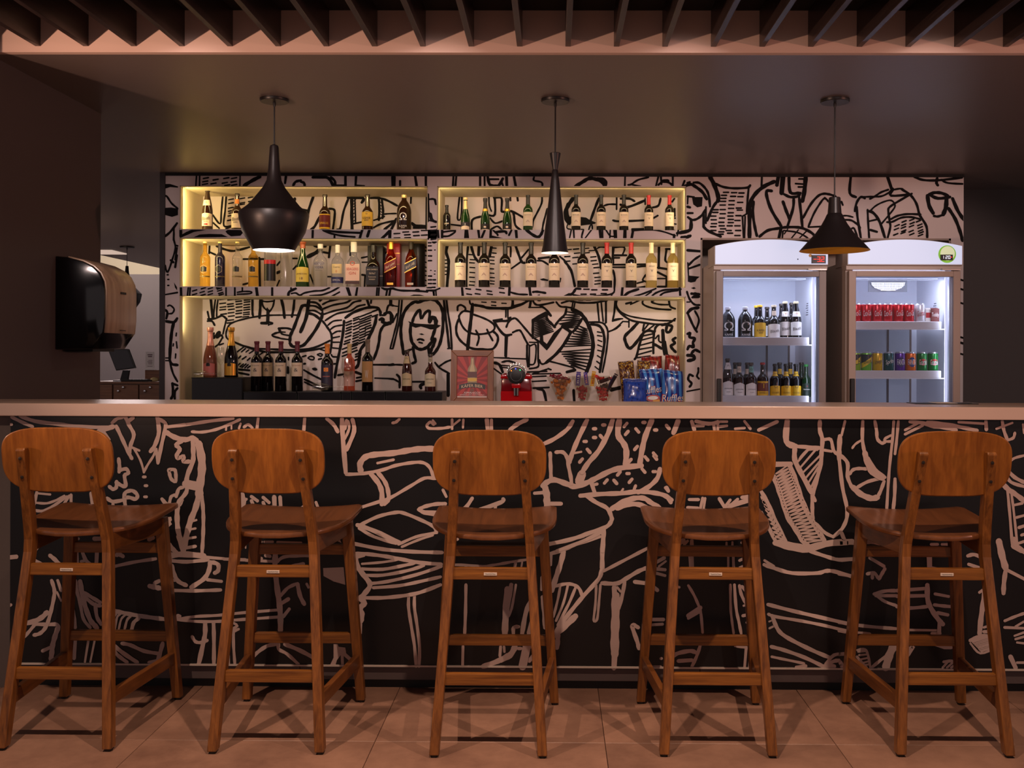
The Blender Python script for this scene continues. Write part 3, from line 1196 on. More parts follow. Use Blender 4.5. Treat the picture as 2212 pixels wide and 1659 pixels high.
30:790 420 870 420
35:770 530 1290 525
30:770 570 960 570
30:1150 565 1290 550
35:770 620 795 740 790 910
28:1290 690 1240 770 1290 800
28:1150 825 1250 800
35:1130 905 1270 880
45:1500 220 1495 580
35:1480 575 1630 600
35:1610 280 1690 280
35:1620 290 1600 450 1630 490
35:1480 650 1620 720
25:1480 750 1620 750
35:1480 880 1610 880
30:1620 720 1615 880
40:0 480 100 620 160 870
@F 345 630 6.9115
25:80 45 265 15
25:120 215 160 205 215 260 190 320 140 330
35:80 270 115 310 100 400
40:80 440 210 455 260 400
45:210 460 180 600 160 800 150 1000
25:250 620 245 660
25:205 780 200 810
25:250 750 260 840
25:240 930 235 990
22:80 990 145 990
22:80 1030 140 1030
40:150 1020 180 1080 265 1095
30:160 1080 200 1220 265 1340
35:185 1370 265 1400
40:190 1370 200 1520 170 1600
35:265 1440 225 1500 225 1600
@B 345 630 6.9115
40:758 60 790 400
25:840 60 815 240 805 390
25:880 60 855 230 850 370
30:715 300 735 390
30:720 410 830 400 930 360 1000 410
25:1000 400 970 520 945 630
30:715 440 780 440 820 500
30:810 620 800 700 840 650 880 600 900 620 850 690 920 650 940 690
25:940 680 880 780 820 830
25:890 795 950 775
d 24 85 -10:940 115 940 175 945 230 940 270 955 335 1055 85 1060 120 1055 185 1060 220 1070 265 1065 315 1070 365 1060 425 1050 465 1170 115 1170 85 1180 145 1185 185 1185 230 1185 285 1180 325 1180 380 1310 95 1305 125 1305 155 1300 195 1300 235 1300 270 1295 310 1295 340 1285 375
32:1385 60 1385 300 1395 365
40:1510 60 1500 250 1490 390
25:1797 350 1600 355 1400 380 1180 430 1060 480 1010 550 990 640 1020 710 1150 770 1300 820 1450 850 1797 860
30:1110 750 1250 810 1450 870 1600 900 1797 905
22:1530 100 1700 100 1730 90
25:1530 140 1600 150 1700 140
25:1520 90 1540 210 1590 270 1620 270
25:1715 100 1690 220 1640 300
25:1605 250 1600 470
25:1630 280 1625 500
45:1520 470 1600 470
25:1600 450 1690 470 1640 490
25:1797 605 1720 620 1680 655 1797 695
40:1780 550 1797 590
22:1140 910 1250 830
22:1220 900 1280 850
22:1290 900 1330 870
22:1340 920 1400 880
22:1170 1000 1210 960
22:1230 1010 1290 970
22:1310 1025 1350 990
22:1170 1100 1200 1070
22:1200 1120 1250 1080
22:1230 1130 1290 1080
22:1270 1140 1320 1090
22:1310 1140 1350 1110
22:1480 950 1540 910
22:1580 960 1650 920
30:1180 1160 1340 1175
30:1180 1210 1330 1240
@B 590 630 6.9115
40:110 70 150 230 170 390
35:320 70 305 250 280 375
50:540 70 520 220 490 400 410 600
45:490 205 430 220 380 350 310 540 260 650 250 740
45:250 770 300 820 430 810 510 740 640 560 720 400 735 320
40:520 320 620 350 720 430
32:740 440 800 520 870 640 870 800 850 920
32:550 155 650 170 720 240
28:530 210 640 220 740 290
28:530 285 620 285 720 340
28:580 95 680 100 700 140 740 95
28:740 190 850 140 1080 95
28:740 260 900 200 1100 160 1190 95
28:750 340 900 290 1100 240 1200 160 1310 135
28:780 430 950 330 1150 290 1260 220 1370 195
25:820 500 900 440 1020 425
25:850 570 920 520 1030 500
25:890 630 950 595 1010 590
25:890 690 990 670
25:890 755 990 755
25:890 840 990 850
25:870 940 890 970 960 975
40:1385 70 1440 230
30:1470 70 1460 170
40:1080 390 1200 310 1400 240 1550 240 1600 300 1600 350
40:1060 440 1040 640 1000 850 960 1050 920 1280
22:0 350 350 350
30:80 550 200 545 290 570
25:100 560 130 630 240 655
22:0 640 100 605 180 605
22:0 670 120 700 240 715
30:0 860 300 870 600 840 850 730
28:0 900 300 905 600 870 780 830
22:700 860 800 890
d 28 80 -30:1130 450 1130 490 1135 535 1125 575 1125 620 1120 670 1110 730 1100 770 1075 845 1080 900 1075 950 1240 390 1240 420 1240 465 1240 510 1240 555 1240 610 1235 650 1230 690 1230 735 1225 775 1220 805 1205 850 1215 890 1335 360 1335 405 1330 440 1330 470 1330 510 1335 555 1335 600 1335 640 1330 680 1325 720 1320 760 1425 325 1425 370 1415 405 1415 440 1410 480 1420 515 1420 550 1420 600 1415 640 1520 285 1520 360 1270 925 1270 960 1260 1010
45:1540 370 1520 480 1460 620 1400 740 1310 860 1290 960 1270 1090 1230 1140
30:1620 350 1680 340 1720 210 1797 210
40:1590 420 1630 400 1650 430 1620 450 1700 470 1730 460
40:1660 330 1740 310 1780 370 1770 450 1700 490 1650 510 1600 600 1580 750 1550 880 1500 1010
22:1745 70 1745 200
22:1770 70 1770 200
28:1500 1090 1720 1090 1797 1080
24:1520 1290 1797 1300
22:520 990 560 965 610 980 600 1015 550 1010 520 990
22:660 940 700 925 735 940 710 965 660 940
22:590 1150 630 1145 650 1165 610 1165 590 1150
28:460 1170 600 1250 720 1310
30:470 1310 600 1370 720 1440
25:470 1350 600 1410 720 1460
25:440 970 490 955
40:220 1130 220 1210
22:230 980 230 1020
d 35 80 -15:1010 1240 1100 1260 1290 1280 1280 1330
40:1230 1200 1330 1240
30:680 1010 720 1000
30:440 1080 480 1075
30:890 1080 950 1075
@B 840 630 6.9115
45:440 160 540 125 640 115 720 150 790 250 810 400 800 600 760 780 700 890 650 940
45:440 160 380 155 290 220 220 330 185 480 180 640 200 800 220 930
30:220 900 280 880 340 860
45:330 480 320 600 340 740 380 800 430 850 500 860 580 820 640 750
f:285 440 400 475 560 485 720 490 780 505 700 560 620 565 550 540 480 520 400 540 350 520
40:350 460 380 370 460 270 480 400 540 320 580 290 610 300 600 440
60:610 450 630 400 670 390 700 430 700 480
f:450 630 490 622 530 640 490 648
30:430 720 470 708 520 725
25:450 755 500 768
45:690 560 660 650 640 730 690 700 670 790 640 850 610 940
40:590 830 600 930
40:360 830 380 950 400 1040 350 1070
28:0 1100 100 1090 220 1095
30:690 1060 760 1140 900 1220
28:760 1110 850 1050 930 1020
50:885 1230 885 1550
35:120 1240 160 1290 160 1430
28:0 1300 80 1310 150 1350
30:350 1345 530 1345
45:520 1380 470 1400 480 1440
25:160 70 130 400 80 620 20 850
28:200 70 180 300 130 560 60 850
22:20 850 60 850
22:0 200 130 220
40:0 310 30 340 30 460 0 480
25:60 460 120 330
35:815 70 850 400 880 650 900 840
30:855 70 880 300 920 550 940 860
25:880 850 940 840
22:15 70 15 200
22:40 70 40 200
30:1025 280 1030 220 1080 200 1140 240 1140 280
30:1210 300 1120 290 1060 340 1050 400 1100 520 1180 600 1300 635 1450 625 1550 590 1580 520 1520 450 1400 390 1260 340
35:1050 400 1010 500 1010 620 1060 720 1150 800 1250 850 1400 860 1540 860 1610 780 1630 690 1600 630 1550 590
30:1300 580 1340 660 1340 720 1315 800
30:1465 565 1500 640 1550 730
50:1250 190 1230 380 1200 620 1175 870
25:1200 70 1215 180 1270 200
40:1280 200 1400 220 1500 245 1797 250
d 22 65 5:1295 115 1415 115 1580 115 1420 158 1565 155 1720 175 1565 207
22:1745 270 1745 380
22:1775 270 1775 380
30:1560 430 1690 410
30:1570 450 1690 440 1797 440
35:1580 460 1660 580 1740 650 1797 650
25:1740 660 1740 970
25:1765 660 1755 970
22:1570 985 1797 990
25:1690 1050 1797 1030
40:1570 1060 1650 1090 1700 1200
25:1570 1150 1680 1230
22:1680 1100 1797 1110
22:1690 1130 1797 1140
@B 1080 630 6.9115
40:190 90 185 220 130 250
35:0 250 120 255 300 200 430 130
25:200 210 330 180 440 130
30:260 115 400 125
40:460 140 445 230
22:430 235 620 235
30:480 100 520 180 600 200 800 160
30:570 130 600 130
30:600 210 680 260 760 350
28:840 155 900 220 990 230 1080 245
28:920 170 1050 130
25:1090 160 1075 240
25:1120 160 1100 270
30:1050 140 1200 165 1400 165 1600 130
d 22 60 0:1205 130 1320 130 60 175
28:1455 170 1480 440
28:1510 150 1540 440
30:1580 110 1585 460
22:90 260 90 370
22:120 260 120 370
30:0 440 110 430 160 400
30:120 395 160 385
30:95 530 130 450 200 400 260 420 400 580 480 670 590 750
30:190 610 260 580 310 590 380 720 420 790
35:0 580 70 650 170 640
25:80 660 75 960
25:110 660 95 970
36:490 420 490 580 490 690
f:480 410 570 350 690 290 680 380 560 430 500 450
40:700 320 700 400 750 460 820 530
35:760 360 720 330
35:820 510 880 430 970 340 990 260
h 18 10:505 460 520 690 690 390 800 590
f:600 610 640 610 650 740 700 780 800 620 930 510 950 520 740 830 700 880 590 770
45:930 520 1000 560 1060 610
45:1060 600 980 750 850 920 690 1060
40:1220 410 1150 530 1090 600
55:1080 270 1180 310 1250 380 1320 500 1370 650 1390 800 1370 950 1330 1100 1290 1200
h 18 5:1000 300 880 480 1190 320 1190 420
h 18 5:900 490 1000 540 1220 430 1130 540
h 20 9:1180 510 960 820 1300 560 1360 800
h 20 7:900 900 1060 1100 1360 860 1300 1180
28:1330 455 1500 460 1570 500 1610 600 1600 800 1570 1000 1530 1200
40:1360 485 1480 510 1540 600 1560 750 1530 950 1490 1200
22:1455 600 1510 610
22:1455 655 1520 665
22:1465 725 1520 745
22:1460 795 1520 820
22:1460 875 1520 890
22:1455 955 1500 985
22:1445 1040 1490 1075
22:1420 1120 1470 1160
32:405 800 405 1000 420 1120
25:440 800 435 1120
22:440 755 560 760
25:450 810 535 800 520 1060 440 1090
28:570 760 570 1000 570 1120 440 1150
28:590 1020 610 1070 650 1080 700 1050
22:0 990 390 1005
30:40 1050 120 1035 220 1060
28:490 1230 700 1160
25:410 1200 700 1190
30:720 1150 760 1165
25:740 1040 900 1080 1100 1140 1100 1190
45:1000 1200 1120 1170
22:480 1270 690 1260
22:480 1340 690 1330
22:480 1230 900 1220
30:500 1440 730 1430
40:560 1450 650 1480 690 1640
40:1100 1470 1110 1640
25:1720 100 1710 300 1680 440
25:1680 440 1797 410
25:1610 600 1720 560 1797 500
50:1660 1470 1797 1430
@B 1300 630 6.9115
25:65 100 55 470
25:200 100 185 300 160 440
22:160 440 210 410 310 405
22:100 600 200 550 310 450
22:310 445 400 450
22:405 410 405 530
25:240 100 215 190 270 290 400 360 600 400 850 430 1090 435
30:210 190 260 300 420 420 600 460 850 490 1000 470 1095 405
30:360 180 440 160
25:430 190 560 130
28:620 110 610 180 700 230 850 260 1030 270
25:780 130 740 155 850 190 990 195
30:1000 110 1020 220 1095 255
45:540 460 450 560 350 660 350 740 400 840 460 820 560 700 620 620
30:630 490 610 580
25:620 580 700 480
25:650 600 780 500
40:620 610 700 580 770 600
35:620 620 560 800 520 960 490 1010
35:780 600 770 750 770 920
25:620 660 760 630
25:590 725 760 680
25:560 805 750 755
25:540 865 750 830
25:520 945 740 885
25:500 990 720 960
35:790 600 800 540 850 490
40:900 500 970 490 960 590 1010 600 1050 520 990 500
55:910 580 920 760
f:910 700 960 740 990 930 1060 980 920 950 890 800
25:800 700 850 650 850 730 890 760
40:770 780 830 810 890 850
40:1100 690 1060 720 1090 770 1030 810 1060 860 1100 900
50:140 1460 250 1440 340 1420
@F 1300 630 6.9115
30:1270 0 1310 110 1380 190 1460 200
45:1340 30 1450 40
40:1370 75 1450 75
20:1270 155 1315 155
45:1280 320 1340 260 1440 240
35:1290 340 1360 500 1420 600
30:1390 290 1450 420 1410 560
40:1280 630 1320 620 1310 680 1390 700 1360 760 1370 830 1310 810 1280 860
40:1340 920 1390 870 1460 900
50:1280 950 1370 960 1370 1010 1290 1030
30:1440 1140 1440 1200 1420 1260 1450 1300
35:1360 1260 1310 1240 1290 1310 1340 1370 1310 1420
22:1270 1490 1460 1455
@F 1470 375 6.9125
60:440 50 500 160 560 330 560 410
40:550 410 480 510 400 700
35:520 150 640 200 800 220 1000 210 1040 175
30:1020 190 1000 400 990 590
30:1215 50 1210 190
55:1400 120 1250 190 1120 300 1040 450 1030 700 1030 960
40:1090 420 1080 600 1110 800 1140 930
45:1360 260 1290 260 1290 350 1360 550 1500 780
60:1460 50 1440 170
70:1530 50 1510 290
40:1550 310 1640 350 1750 340 1790 290
45:1620 60 1640 280 1770 290
30:1770 80 1880 80
30:1720 150 1870 160
30:1760 200 1860 200
60:1870 50 1850 260 1820 410
40:1690 370 1680 520 1600 780
40:1770 350 1800 600 1820 800
45:1530 420 1580 560 1630 680
25:925 640 940 960
25:920 640 990 600
25:965 640 955 960
40:1180 940 1300 850 1450 820 1600 800 1800 810 1950 880 2030 960
50:1500 820 1470 960
35:1830 660 1950 450 2060 330 2150 300 2212 310
30:1910 790 1990 600 2080 450 2150 370 2212 420
28:1910 800 2120 790
25:1540 850 1750 880 1900 960
25:1530 860 1520 960
20:1600 830 1550 900
20:1660 960 1760 840
20:1780 960 1880 860
35:30 185 60 110
30:100 140 140 125
45:60 190 150 160 230 200 330 280 390 380
35:195 135 280 140 370 220 420 320 440 490
f:170 350 330 350 320 490 250 505 190 460
30:105 340 200 350
25:110 350 105 450
40:105 495 140 505
35:105 590 180 590
35:110 650 170 690 240 680 320 620 370 540
40:160 700 150 840 0 890
40:345 590 345 800
40:350 800 420 860 600 940
40:25 950 90 945 130 930
30:380 500 380 740
d 28 75 0:680 280 800 285 910 290 650 325 785 340 895 345 640 370 635 415 765 405 890 430 630 470 760 465 870 515 630 538 755 520 885 545 525 540 630 600 750 585 520 580 490 635 620 665 745 635 865 628 495 690 750 685 850 700 500 748 610 728 750 732 490 793 615 780 735 780 850 780 490 850 635 825 720 850 860 850 610 870 740 890 850 925 600 905
@F 1780 375 6.9125
40:400 50 385 290 475 350
45:950 50 1010 230
30:685 378 760 340 850 280 960 240
28:560 350 700 345 850 340 960 290 1010 250 1130 225 1180 235
35:610 370 550 350 490 430 460 560
35:490 500 500 650 550 960
36:1000 210 1030 240 1000 330 1300 310
35:1160 235 1290 320 1380 450 1420 600 1440 640 1530 790 1540 960
32:1310 300 1100 420 980 500 960 560 980 720 990 800 950 960
30:650 540 660 750 675 960
40:660 560 740 590 830 720 910 960
25:680 570 760 490 870 430 1000 400 1060 480 1000 580 840 770
28:680 710 810 680
35:690 840 790 870
32:1000 680 1100 630 1250 605 1440 610
30:940 725 1020 720 1150 660 1300 650 1430 680
d 26 62 -25:1090 775 1195 715 1310 690 1410 710 1080 828 1190 765 1315 740 1430 765 1185 805 1305 785 1435 805 1190 855 1300 860 1440 850 1070 908 1180 885 1310 905 1450 880 1440 920
35:1350 50 1480 95 1700 100 2060 60
30:1750 90 1850 140 2090 155
40:1690 70 1680 140 1700 175
45:1570 310 1650 285 1750 290 1850 330
45:1570 310 1700 370 1880 350
55:1545 330 1570 480 1630 590
60:1830 350 1820 500 1780 610
35:1640 632 1700 640 1780 615
50:1920 375 2000 560 2090 690
48:1860 520 1960 680 2030 860 2070 1000
25:280 630 350 630 430 650
30:310 690 410 700 500 760 540 810
30:400 830 450 820 500 960
35:0 300 80 310 170 340
30:10 360 70 420
30:260 420 280 470
@F 2050 514 1
3:2074 76 2082 78
4:24 90 31 92
4:24 110 31 112
4:24 140 31 142
4:24 214 31 216
5:24 226 31 228
4:24 250 31 252
"""
RECT = {'A': [(22, 896, 2230, 1460)],
        'F': [(357, 380, 2081, 402), (357, 402, 388, 880), (924, 402, 944, 497), (924, 514, 944, 621), (388, 496.5, 1482, 514.5), (388, 620.5, 1482, 639), (1482, 402, 1513, 880), (1513, 402, 2081, 514.5), (2054, 514.5, 2081, 880)],
        'B': [(437, 424, 940, 513), (959, 424, 1465, 513), (437, 529, 940, 630), (959, 529, 1465, 630), (437, 647, 1465, 868)]}
def clip(poly, r):
    x0, y0, x1, y1 = r
    for ax, val, sg in ((0, x0, 1), (0, x1, -1), (1, y0, 1), (1, y1, -1)):
        out = []
        for i in range(len(poly)):
            a, b_ = poly[i - 1], poly[i]
            ia, ib = (a[ax] - val) * sg >= 0, (b_[ax] - val) * sg >= 0
            if ia != ib:
                t = (val - a[ax]) / (b_[ax] - a[ax]); out.append((a[0] + (b_[0] - a[0]) * t, a[1] + (b_[1] - a[1]) * t))
            if ib: out.append(b_)
        poly = out
        if len(poly) < 3: return None
    return poly
def smooth(p):
    if len(p) < 3: return p
    q = []
    for i in range(len(p) - 1):
        a, b_, c, d = p[max(i - 1, 0)], p[i], p[i + 1], p[min(i + 2, len(p) - 1)]
        for k in range(4):
            t = k / 4.0
            q.append(tuple(0.5 * (2 * b_[m] + (c[m] - a[m]) * t + (2 * a[m] - 5 * b_[m] + 4 * c[m] - d[m]) * t * t + (3 * b_[m] - a[m] - 3 * c[m] + d[m]) * t ** 3) for m in (0, 1)))
    q.append(p[-1]); return q
rnd = random.Random(3)
def stroke(p, w):
    p = smooth(p); n = len(p); L_, R_ = [], []
    for i in range(n):
        a, b_ = p[max(i - 1, 0)], p[min(i + 1, n - 1)]
        dx_, dy_ = b_[0] - a[0], b_[1] - a[1]; l = math.hypot(dx_, dy_) or 1
        h = w * 0.5 * (1 + 0.10 * math.sin(i * 1.7 + p[0][0]))
        if i in (0, n - 1): h *= 0.92
        L_.append((p[i][0] - dy_ / l * h, p[i][1] + dx_ / l * h)); R_.append((p[i][0] + dy_ / l * h, p[i][1] - dx_ / l * h))
    polys = [[L_[i], L_[i + 1], R_[i + 1], R_[i]] for i in range(n - 1)]
    for e, nb in ((0, 1), (n - 1, n - 2)):
        a0 = math.atan2(p[e][1] - p[nb][1], p[e][0] - p[nb][0])
        polys.append([(p[e][0] + w * 0.46 * math.cos(a0 + math.pi * (k / 5 - 0.5)), p[e][1] + w * 0.46 * math.sin(a0 + math.pi * (k / 5 - 0.5))) for k in range(6)])
    return polys
NP = 0
OUT = {'A': MB(), 'F': MB(), 'B': MB()}
YPL = {'A': YB - 0.0015, 'F': YM - 0.0015, 'B': YN - 0.0015}
for ln in DRAW.strip().split('\n'):
    if ln[0] == '@':
        q = ln[1:].split(); pl = q[0]; ox, oy, s_ = float(q[1]), float(q[2]), float(q[3]); continue
    hd, pts = ln.split(':'); v = [float(t) for t in pts.split()]; p = [(ox + v[i] / s_, oy + v[i + 1] / s_) for i in range(0, len(v), 2)]
    polys = []
    if hd == 'f': polys = [p]
    elif hd[0] == 'd':
        _, w, l, dy_ = hd.split(); w, l, dy_ = float(w) / s_, float(l) / s_, float(dy_) / s_
        for c in p: polys += stroke([(c[0] - l / 2, c[1] - dy_ / 2), (c[0] + l / 2, c[1] + dy_ / 2)], w)
    elif hd[0] == 'h':
        _, w, n_ = hd.split(); n_ = int(n_); A, B_, C, D = p
        zg = []
        for k in range(n_):
            t = k / (n_ - 1); t2 = (k + 0.5) / (n_ - 1)
            zg.append((C[0] + (D[0] - C[0]) * t, C[1] + (D[1] - C[1]) * t)); zg.append((A[0] + (B_[0] - A[0]) * t, A[1] + (B_[1] - A[1]) * t))
        for a, b_ in zip(zg, zg[1:]): polys += stroke([a, b_], float(w) / s_)
    else: polys = stroke(p, float(hd) / s_ * (1.0 if pl == 'A' else 1.06))
    NP += 1
    for ip, po in enumerate(polys):
        for r in RECT[pl]:
            c = clip(po, r)
            if c and len(c) >= 3:
                o = OUT[pl]; vs = [P(x, y, YPL[pl]) - Vector((0, NP % 19 * 9e-5 + ip % 2 * 2.5e-5 + (5e-5 if ip > len(polys) - 3 else 0), 0)) for x, y in c]
                o.add(vs, [tuple(range(len(vs)))])
def drawing(mb, m, parent):
    me = bpy.data.meshes.new('drawn_lines'); me.from_pydata(mb.v, [], mb.f); me.materials.append(m)
    o = link('drawn_lines', me, parent); o['kind'] = 'stuff'
    if parent.location.length: o.location = -parent.location
    return o
drawing(OUT['A'], M_CHALK, bar); drawing(OUT['F'], M_INK, wb); drawing(OUT['B'], M_INK, wb)
# ------------------------------------------------------------------ bar stools
def bar_pts(a, b_, hw, hd, m, name, par, bev=0.003):
    """straight rail from a to b: hw half thickness (depth), hd half height"""
    d = (Vector(b_) - Vector(a)).normalized(); up = Vector((0, 0, 1)); sd = d.cross(up).normalized(); u2 = sd.cross(d).normalized()
    return MB().sweep([a, b_], sd, u2, hw, hd).obj(name, m, par, bev, None, None, 2)
def rear_xy(z, s):
    w = 0.166 - (0.166 - 0.103) * z / 0.936
    y = 0.085 * min(z / 0.62, 1.0) if z < 0.62 else 0.085 - 0.095 * ((z - 0.62) / 0.316) ** 1.15
    return s * w, y
def front_xy(z, s): return s * (0.203 - 0.045 * z / 0.66), 0.462 - 0.045 * z / 0.66
def make_stool():
    t = thing('bar_stool', 'x', 'stool', group='wooden bar stools along the bar front')
    for s in (-1, 1):
        zs = [0.008, 0.2, 0.4, 0.54, 0.60, 0.64, 0.70, 0.80, 0.90, 0.930, 0.938]
        pts = []; hd = []; hw = []
        for z in zs:
            x, y = rear_xy(min(z, 0.936), s); pts.append((x, y, z)); hd.append(0.018 if z < 0.93 else (0.016 if z < 0.935 else 0.010)); hw.append(0.0145 if z < 0.5 else 0.0140)
        lg = MB().sweep(pts, (1, 0, 0), (0, 1, 0), hw, hd).obj('leg', M_WOODL, t, 0.003)
        for z in (0.905, 0.845):
            x, y = rear_xy(z, s)
            MB().lathe([(0.0, 0.0), (0.0045, 0.0), (0.0055, 0.0015), (0.003, 0.002), (0, 0.002)], 10).obj('screw', mat('screw_dark', (44, 34, 28), 0.4, metal=0.4), lg, 0, 40, (x, y - 0.0182, z)).rotation_euler = (math.radians(90), 0, 0)
        x, y = rear_xy(0, s); MB().lathe([(0, 0), (0.012, 0), (0.013, 0.008), (0, 0.008)], 12).obj('foot_glide', M_BLACK, lg, 0, None, (x, y, 0))
        pts = [front_xy(z, s) + (z,) for z in (0.008, 0.3, 0.655)]
        lg = MB().sweep(pts, (1, 0, 0), (0, 1, 0), [0.015, 0.016, 0.018], [0.016, 0.018, 0.020]).obj('leg', M_WOODL, t, 0.003)
        x, y = front_xy(0, s); MB().lathe([(0, 0), (0.012, 0), (0.013, 0.008), (0, 0.008)], 12).obj('foot_glide', M_BLACK, lg, 0, None, (x, y, 0))
        a = rear_xy(0.625, s); b_ = front_xy(0.625, s)
        bar_pts((a[0] * 1.0, a[1] + 0.01, 0.628), (b_[0], b_[1] - 0.01, 0.628), 0.010, 0.028, M_WOODY, 'apron', t)
        a = rear_xy(0.155, s); b_ = front_xy(0.155, s)
        bar_pts((a[0], a[1] + 0.01, 0.152), (b_[0], b_[1] - 0.01, 0.152), 0.010, 0.022, M_WOODY, 'side_rail', t)
    for z in (0.545, 0.228):
        a = rear_xy(z, -1); b_ = rear_xy(z, 1)
        r_ = bar_pts((a[0], a[1], z), (b_[0], b_[1], z), 0.010, 0.0185, M_WOODX, 'rear_rail', t)
        if z > 0.5:
            pl = MB().box((-0.0205, a[1] - 0.0122, z - 0.0048), (0.0205, a[1] - 0.0098, z + 0.0048)).obj('name_plate', mat('plate', (212, 196, 184), 0.4), r_, 0.0006, None, None, 1)
            text_flat(MB(), 'TRAMONTINA', 0.033, 0.0042, lambda u, v, a=a, z=z: (u, a[1] - 0.0126, z + v)).obj('plate_print', M_BLACK, pl)
        a = front_xy(z, -1); b_ = front_xy(z, 1)
        bar_pts((a[0], a[1], z + 0.002), (b_[0], b_[1], z + 0.002), 0.010, 0.0185, M_WOODX, 'front_rail', t)
    MB().box((-0.15, 0.405, 0.60), (0.15, 0.425, 0.655)).obj('apron', M_WOODX, t, 0.002)
    # seat: curved plywood, wide at the front, rounded at the back
    nx, ny = 20, 16; v = []; f = []
    for top in (1, 0):
        for j in range(ny + 1):
            tt = j / ny; y = 0.048 + 0.425 * tt
            q_ = 1 - min(1, tt / 0.62); hw = max(0.03, 0.208 * (1 - q_ ** 2.4) ** 0.5)
            if tt > 0.93: hw -= 0.016 * ((tt - 0.93) / 0.07) ** 2
            for i in range(nx + 1):
                u = -1 + 2 * i / nx; x_ = u * hw
                z = 0.668 + 0.020 * tt + 0.30 * x_ * x_ * tt - 0.010 * math.sin(math.pi * min(1, tt * 1.1)) * (1 - u * u)
                v.append((x_, y, z if top else z - 0.016))
    k = (nx + 1) * (ny + 1)
    for j in range(ny):
        for i in range(nx):
            a = j * (nx + 1) + i; q = (a, a + 1, a + nx + 2, a + nx + 1); f.append(q); f.append(tuple(x + k for x in reversed(q)))
    for i in range(nx):
        a = i; f.append((a, a + k, a + k + 1, a + 1)); a = ny * (nx + 1) + i; f.append((a, a + 1, a + k + 1, a + k))
    for j in range(ny):
        a = j * (nx + 1); f.append((a, a + nx + 1, a + nx + 1 + k, a + k)); a += nx; f.append((a, a + k, a + nx + 1 + k, a + nx + 1))
    MB().add(v, f).obj('seat', M_PLYS, t, 0.004, 35)
    # back: bent plywood, flat-topped rounded shape
    out = []
    for k in range(64):
        a = 2 * math.pi * k / 64; c, s_ = math.cos(a), math.sin(a)
        e = 2.0 / 3.5
        x = 0.1745 * math.copysign(abs(c) ** e, c); z = (0.098 if s_ > 0 else 0.108) * math.copysign(abs(s_) ** (e if s_ > 0 else 2 / 2.75), s_)
        out.append((x, z))
    v = []; f = []; rings = (1.0, 0.97, 0.8, 0.6, 0.4, 0.2)
    zc = 0.902
    def bend(x, z, off): return (x, -0.005 - (z - 0.0) * 0.16 + 0.022 + 0.55 * (0.03 - x * x) * 0.9 - 0.012 + off - 0.003, zc + z)
    for off in (0.0, 0.013):
        for r in rings:
            for x, z in out: v.append(bend(x * r, z * r, off))
        v.append(bend(0, 0, off))
    n = 64; m_ = len(rings) * n + 1
    for sd in (0, 1):
        o = sd * m_
        for r in range(len(rings) - 1):
            for i in range(n):
                j = (i + 1) % n; q = (o + r * n + i, o + r * n + j, o + (r + 1) * n + j, o + (r + 1) * n + i); f.append(q if sd else q[::-1])
        for i in range(n):
            j = (i + 1) % n; f.append((o + (len(rings) - 1) * n + i, o + (len(rings) - 1) * n + j, o + m_ - 1))
    for i in range(n):
        j = (i + 1) % n; f.append((i, j, m_ + j, m_ + i))
    MB().add(v, f).obj('backrest', M_PLY, t, 0.004, 40)
    return t
stool0 = make_stool()
ST = [((116, 1623), 'wooden bar stool at the far left, cut by the picture edge'), ((573.4, 1630), 'wooden bar stool second from left, below the bowl shaped pendant'),
      ((1054.5, 1638), 'wooden bar stool in the middle of the row of five'), ((1552.5, 1637), 'wooden bar stool second from right, below the left glass door fridge'),
      ((2065, 1637), 'wooden bar stool at the far right of the row')]
for k, ((x, y), lb) in enumerate(ST):
    o = stool0 if k == 0 else copy_tree(stool0)
    p = PZ(x, y, 0); o.location = (p.x, p.y + 0.012, 0); o['label'] = lb
    o.rotation_euler = (0, 0, (-0.006, 0.0, 0.0, -0.012, -0.008)[k])

# ------------------------------------------------------------------ pendant lamps
YL = FPX / 472.0
def pendant(x, ycan, prof, name, lb, inner, S=472.0, Y=YL, zc=ZC, energy=0, ecol=(1, .8, .5), diffuser=None, cord_to=None):
    px = P(x, 400, Y).x
    t = thing(name, lb, 'lamp', (px, Y, 0), group='black pendant lamps')
    cz = lambda y: CAM.z + (CY - y) / S
    rc = min(30.6 / S, 0.075)
    MB().lathe([(0, zc - 0.014), (rc * 0.96, zc - 0.014), (rc, zc - 0.010), (rc, zc), (0, zc)], 40).obj('ceiling_canopy', M_LAMPBLACK, t, 0, 40)
    MB().lathe([(0, zc - 0.035), (0.005, zc - 0.035), (0.007, zc - 0.02), (0.006, zc - 0.014), (0, zc - 0.014)], 12).obj('cord_grip', M_LAMPBLACK, t, 0, 40)
    MB().tube([(0, 0, zc - 0.02), (0, 0, cz(prof[0][1]) - 0.01)], 0.0034, 8).obj('cord', M_BLACK, t, 0, 60)
    pr = [(r / S, cz(y)) for r, y in prof]
    MB().lathe([(0, pr[0][1])] + pr, 48).obj('lamp_shade', M_LAMPBLACK, t, 0, 28)
    pi_ = [(max(r - 0.004, 0.0005), z + 0.001) for r, z in pr[2:]]; pi_[-1] = (pr[-1][0], pr[-1][1])
    MB().lathe([(0, pi_[0][1])] + pi_, 48).obj('shade_lining', inner, t, 0, 28)
    if diffuser:
        zb, r_, m = diffuser
        MB().lathe([(0, cz(zb)), (r_ / S, cz(zb)), (r_ / S, cz(zb) + 0.003), (0, cz(zb) + 0.003)], 40).obj('diffuser', m, t)
    if energy:
        light('pendant_light', 'POINT', (px, Y, cz(prof[-1][1]) + (0.02 if diffuser else 0.13)), energy, ecol, shadow_soft_size=0.03)
    return t
M_DIFF = mat('lamp_diffuser', (255, 250, 240), 0.5, emit=(246, 240, 240), es=2.2)
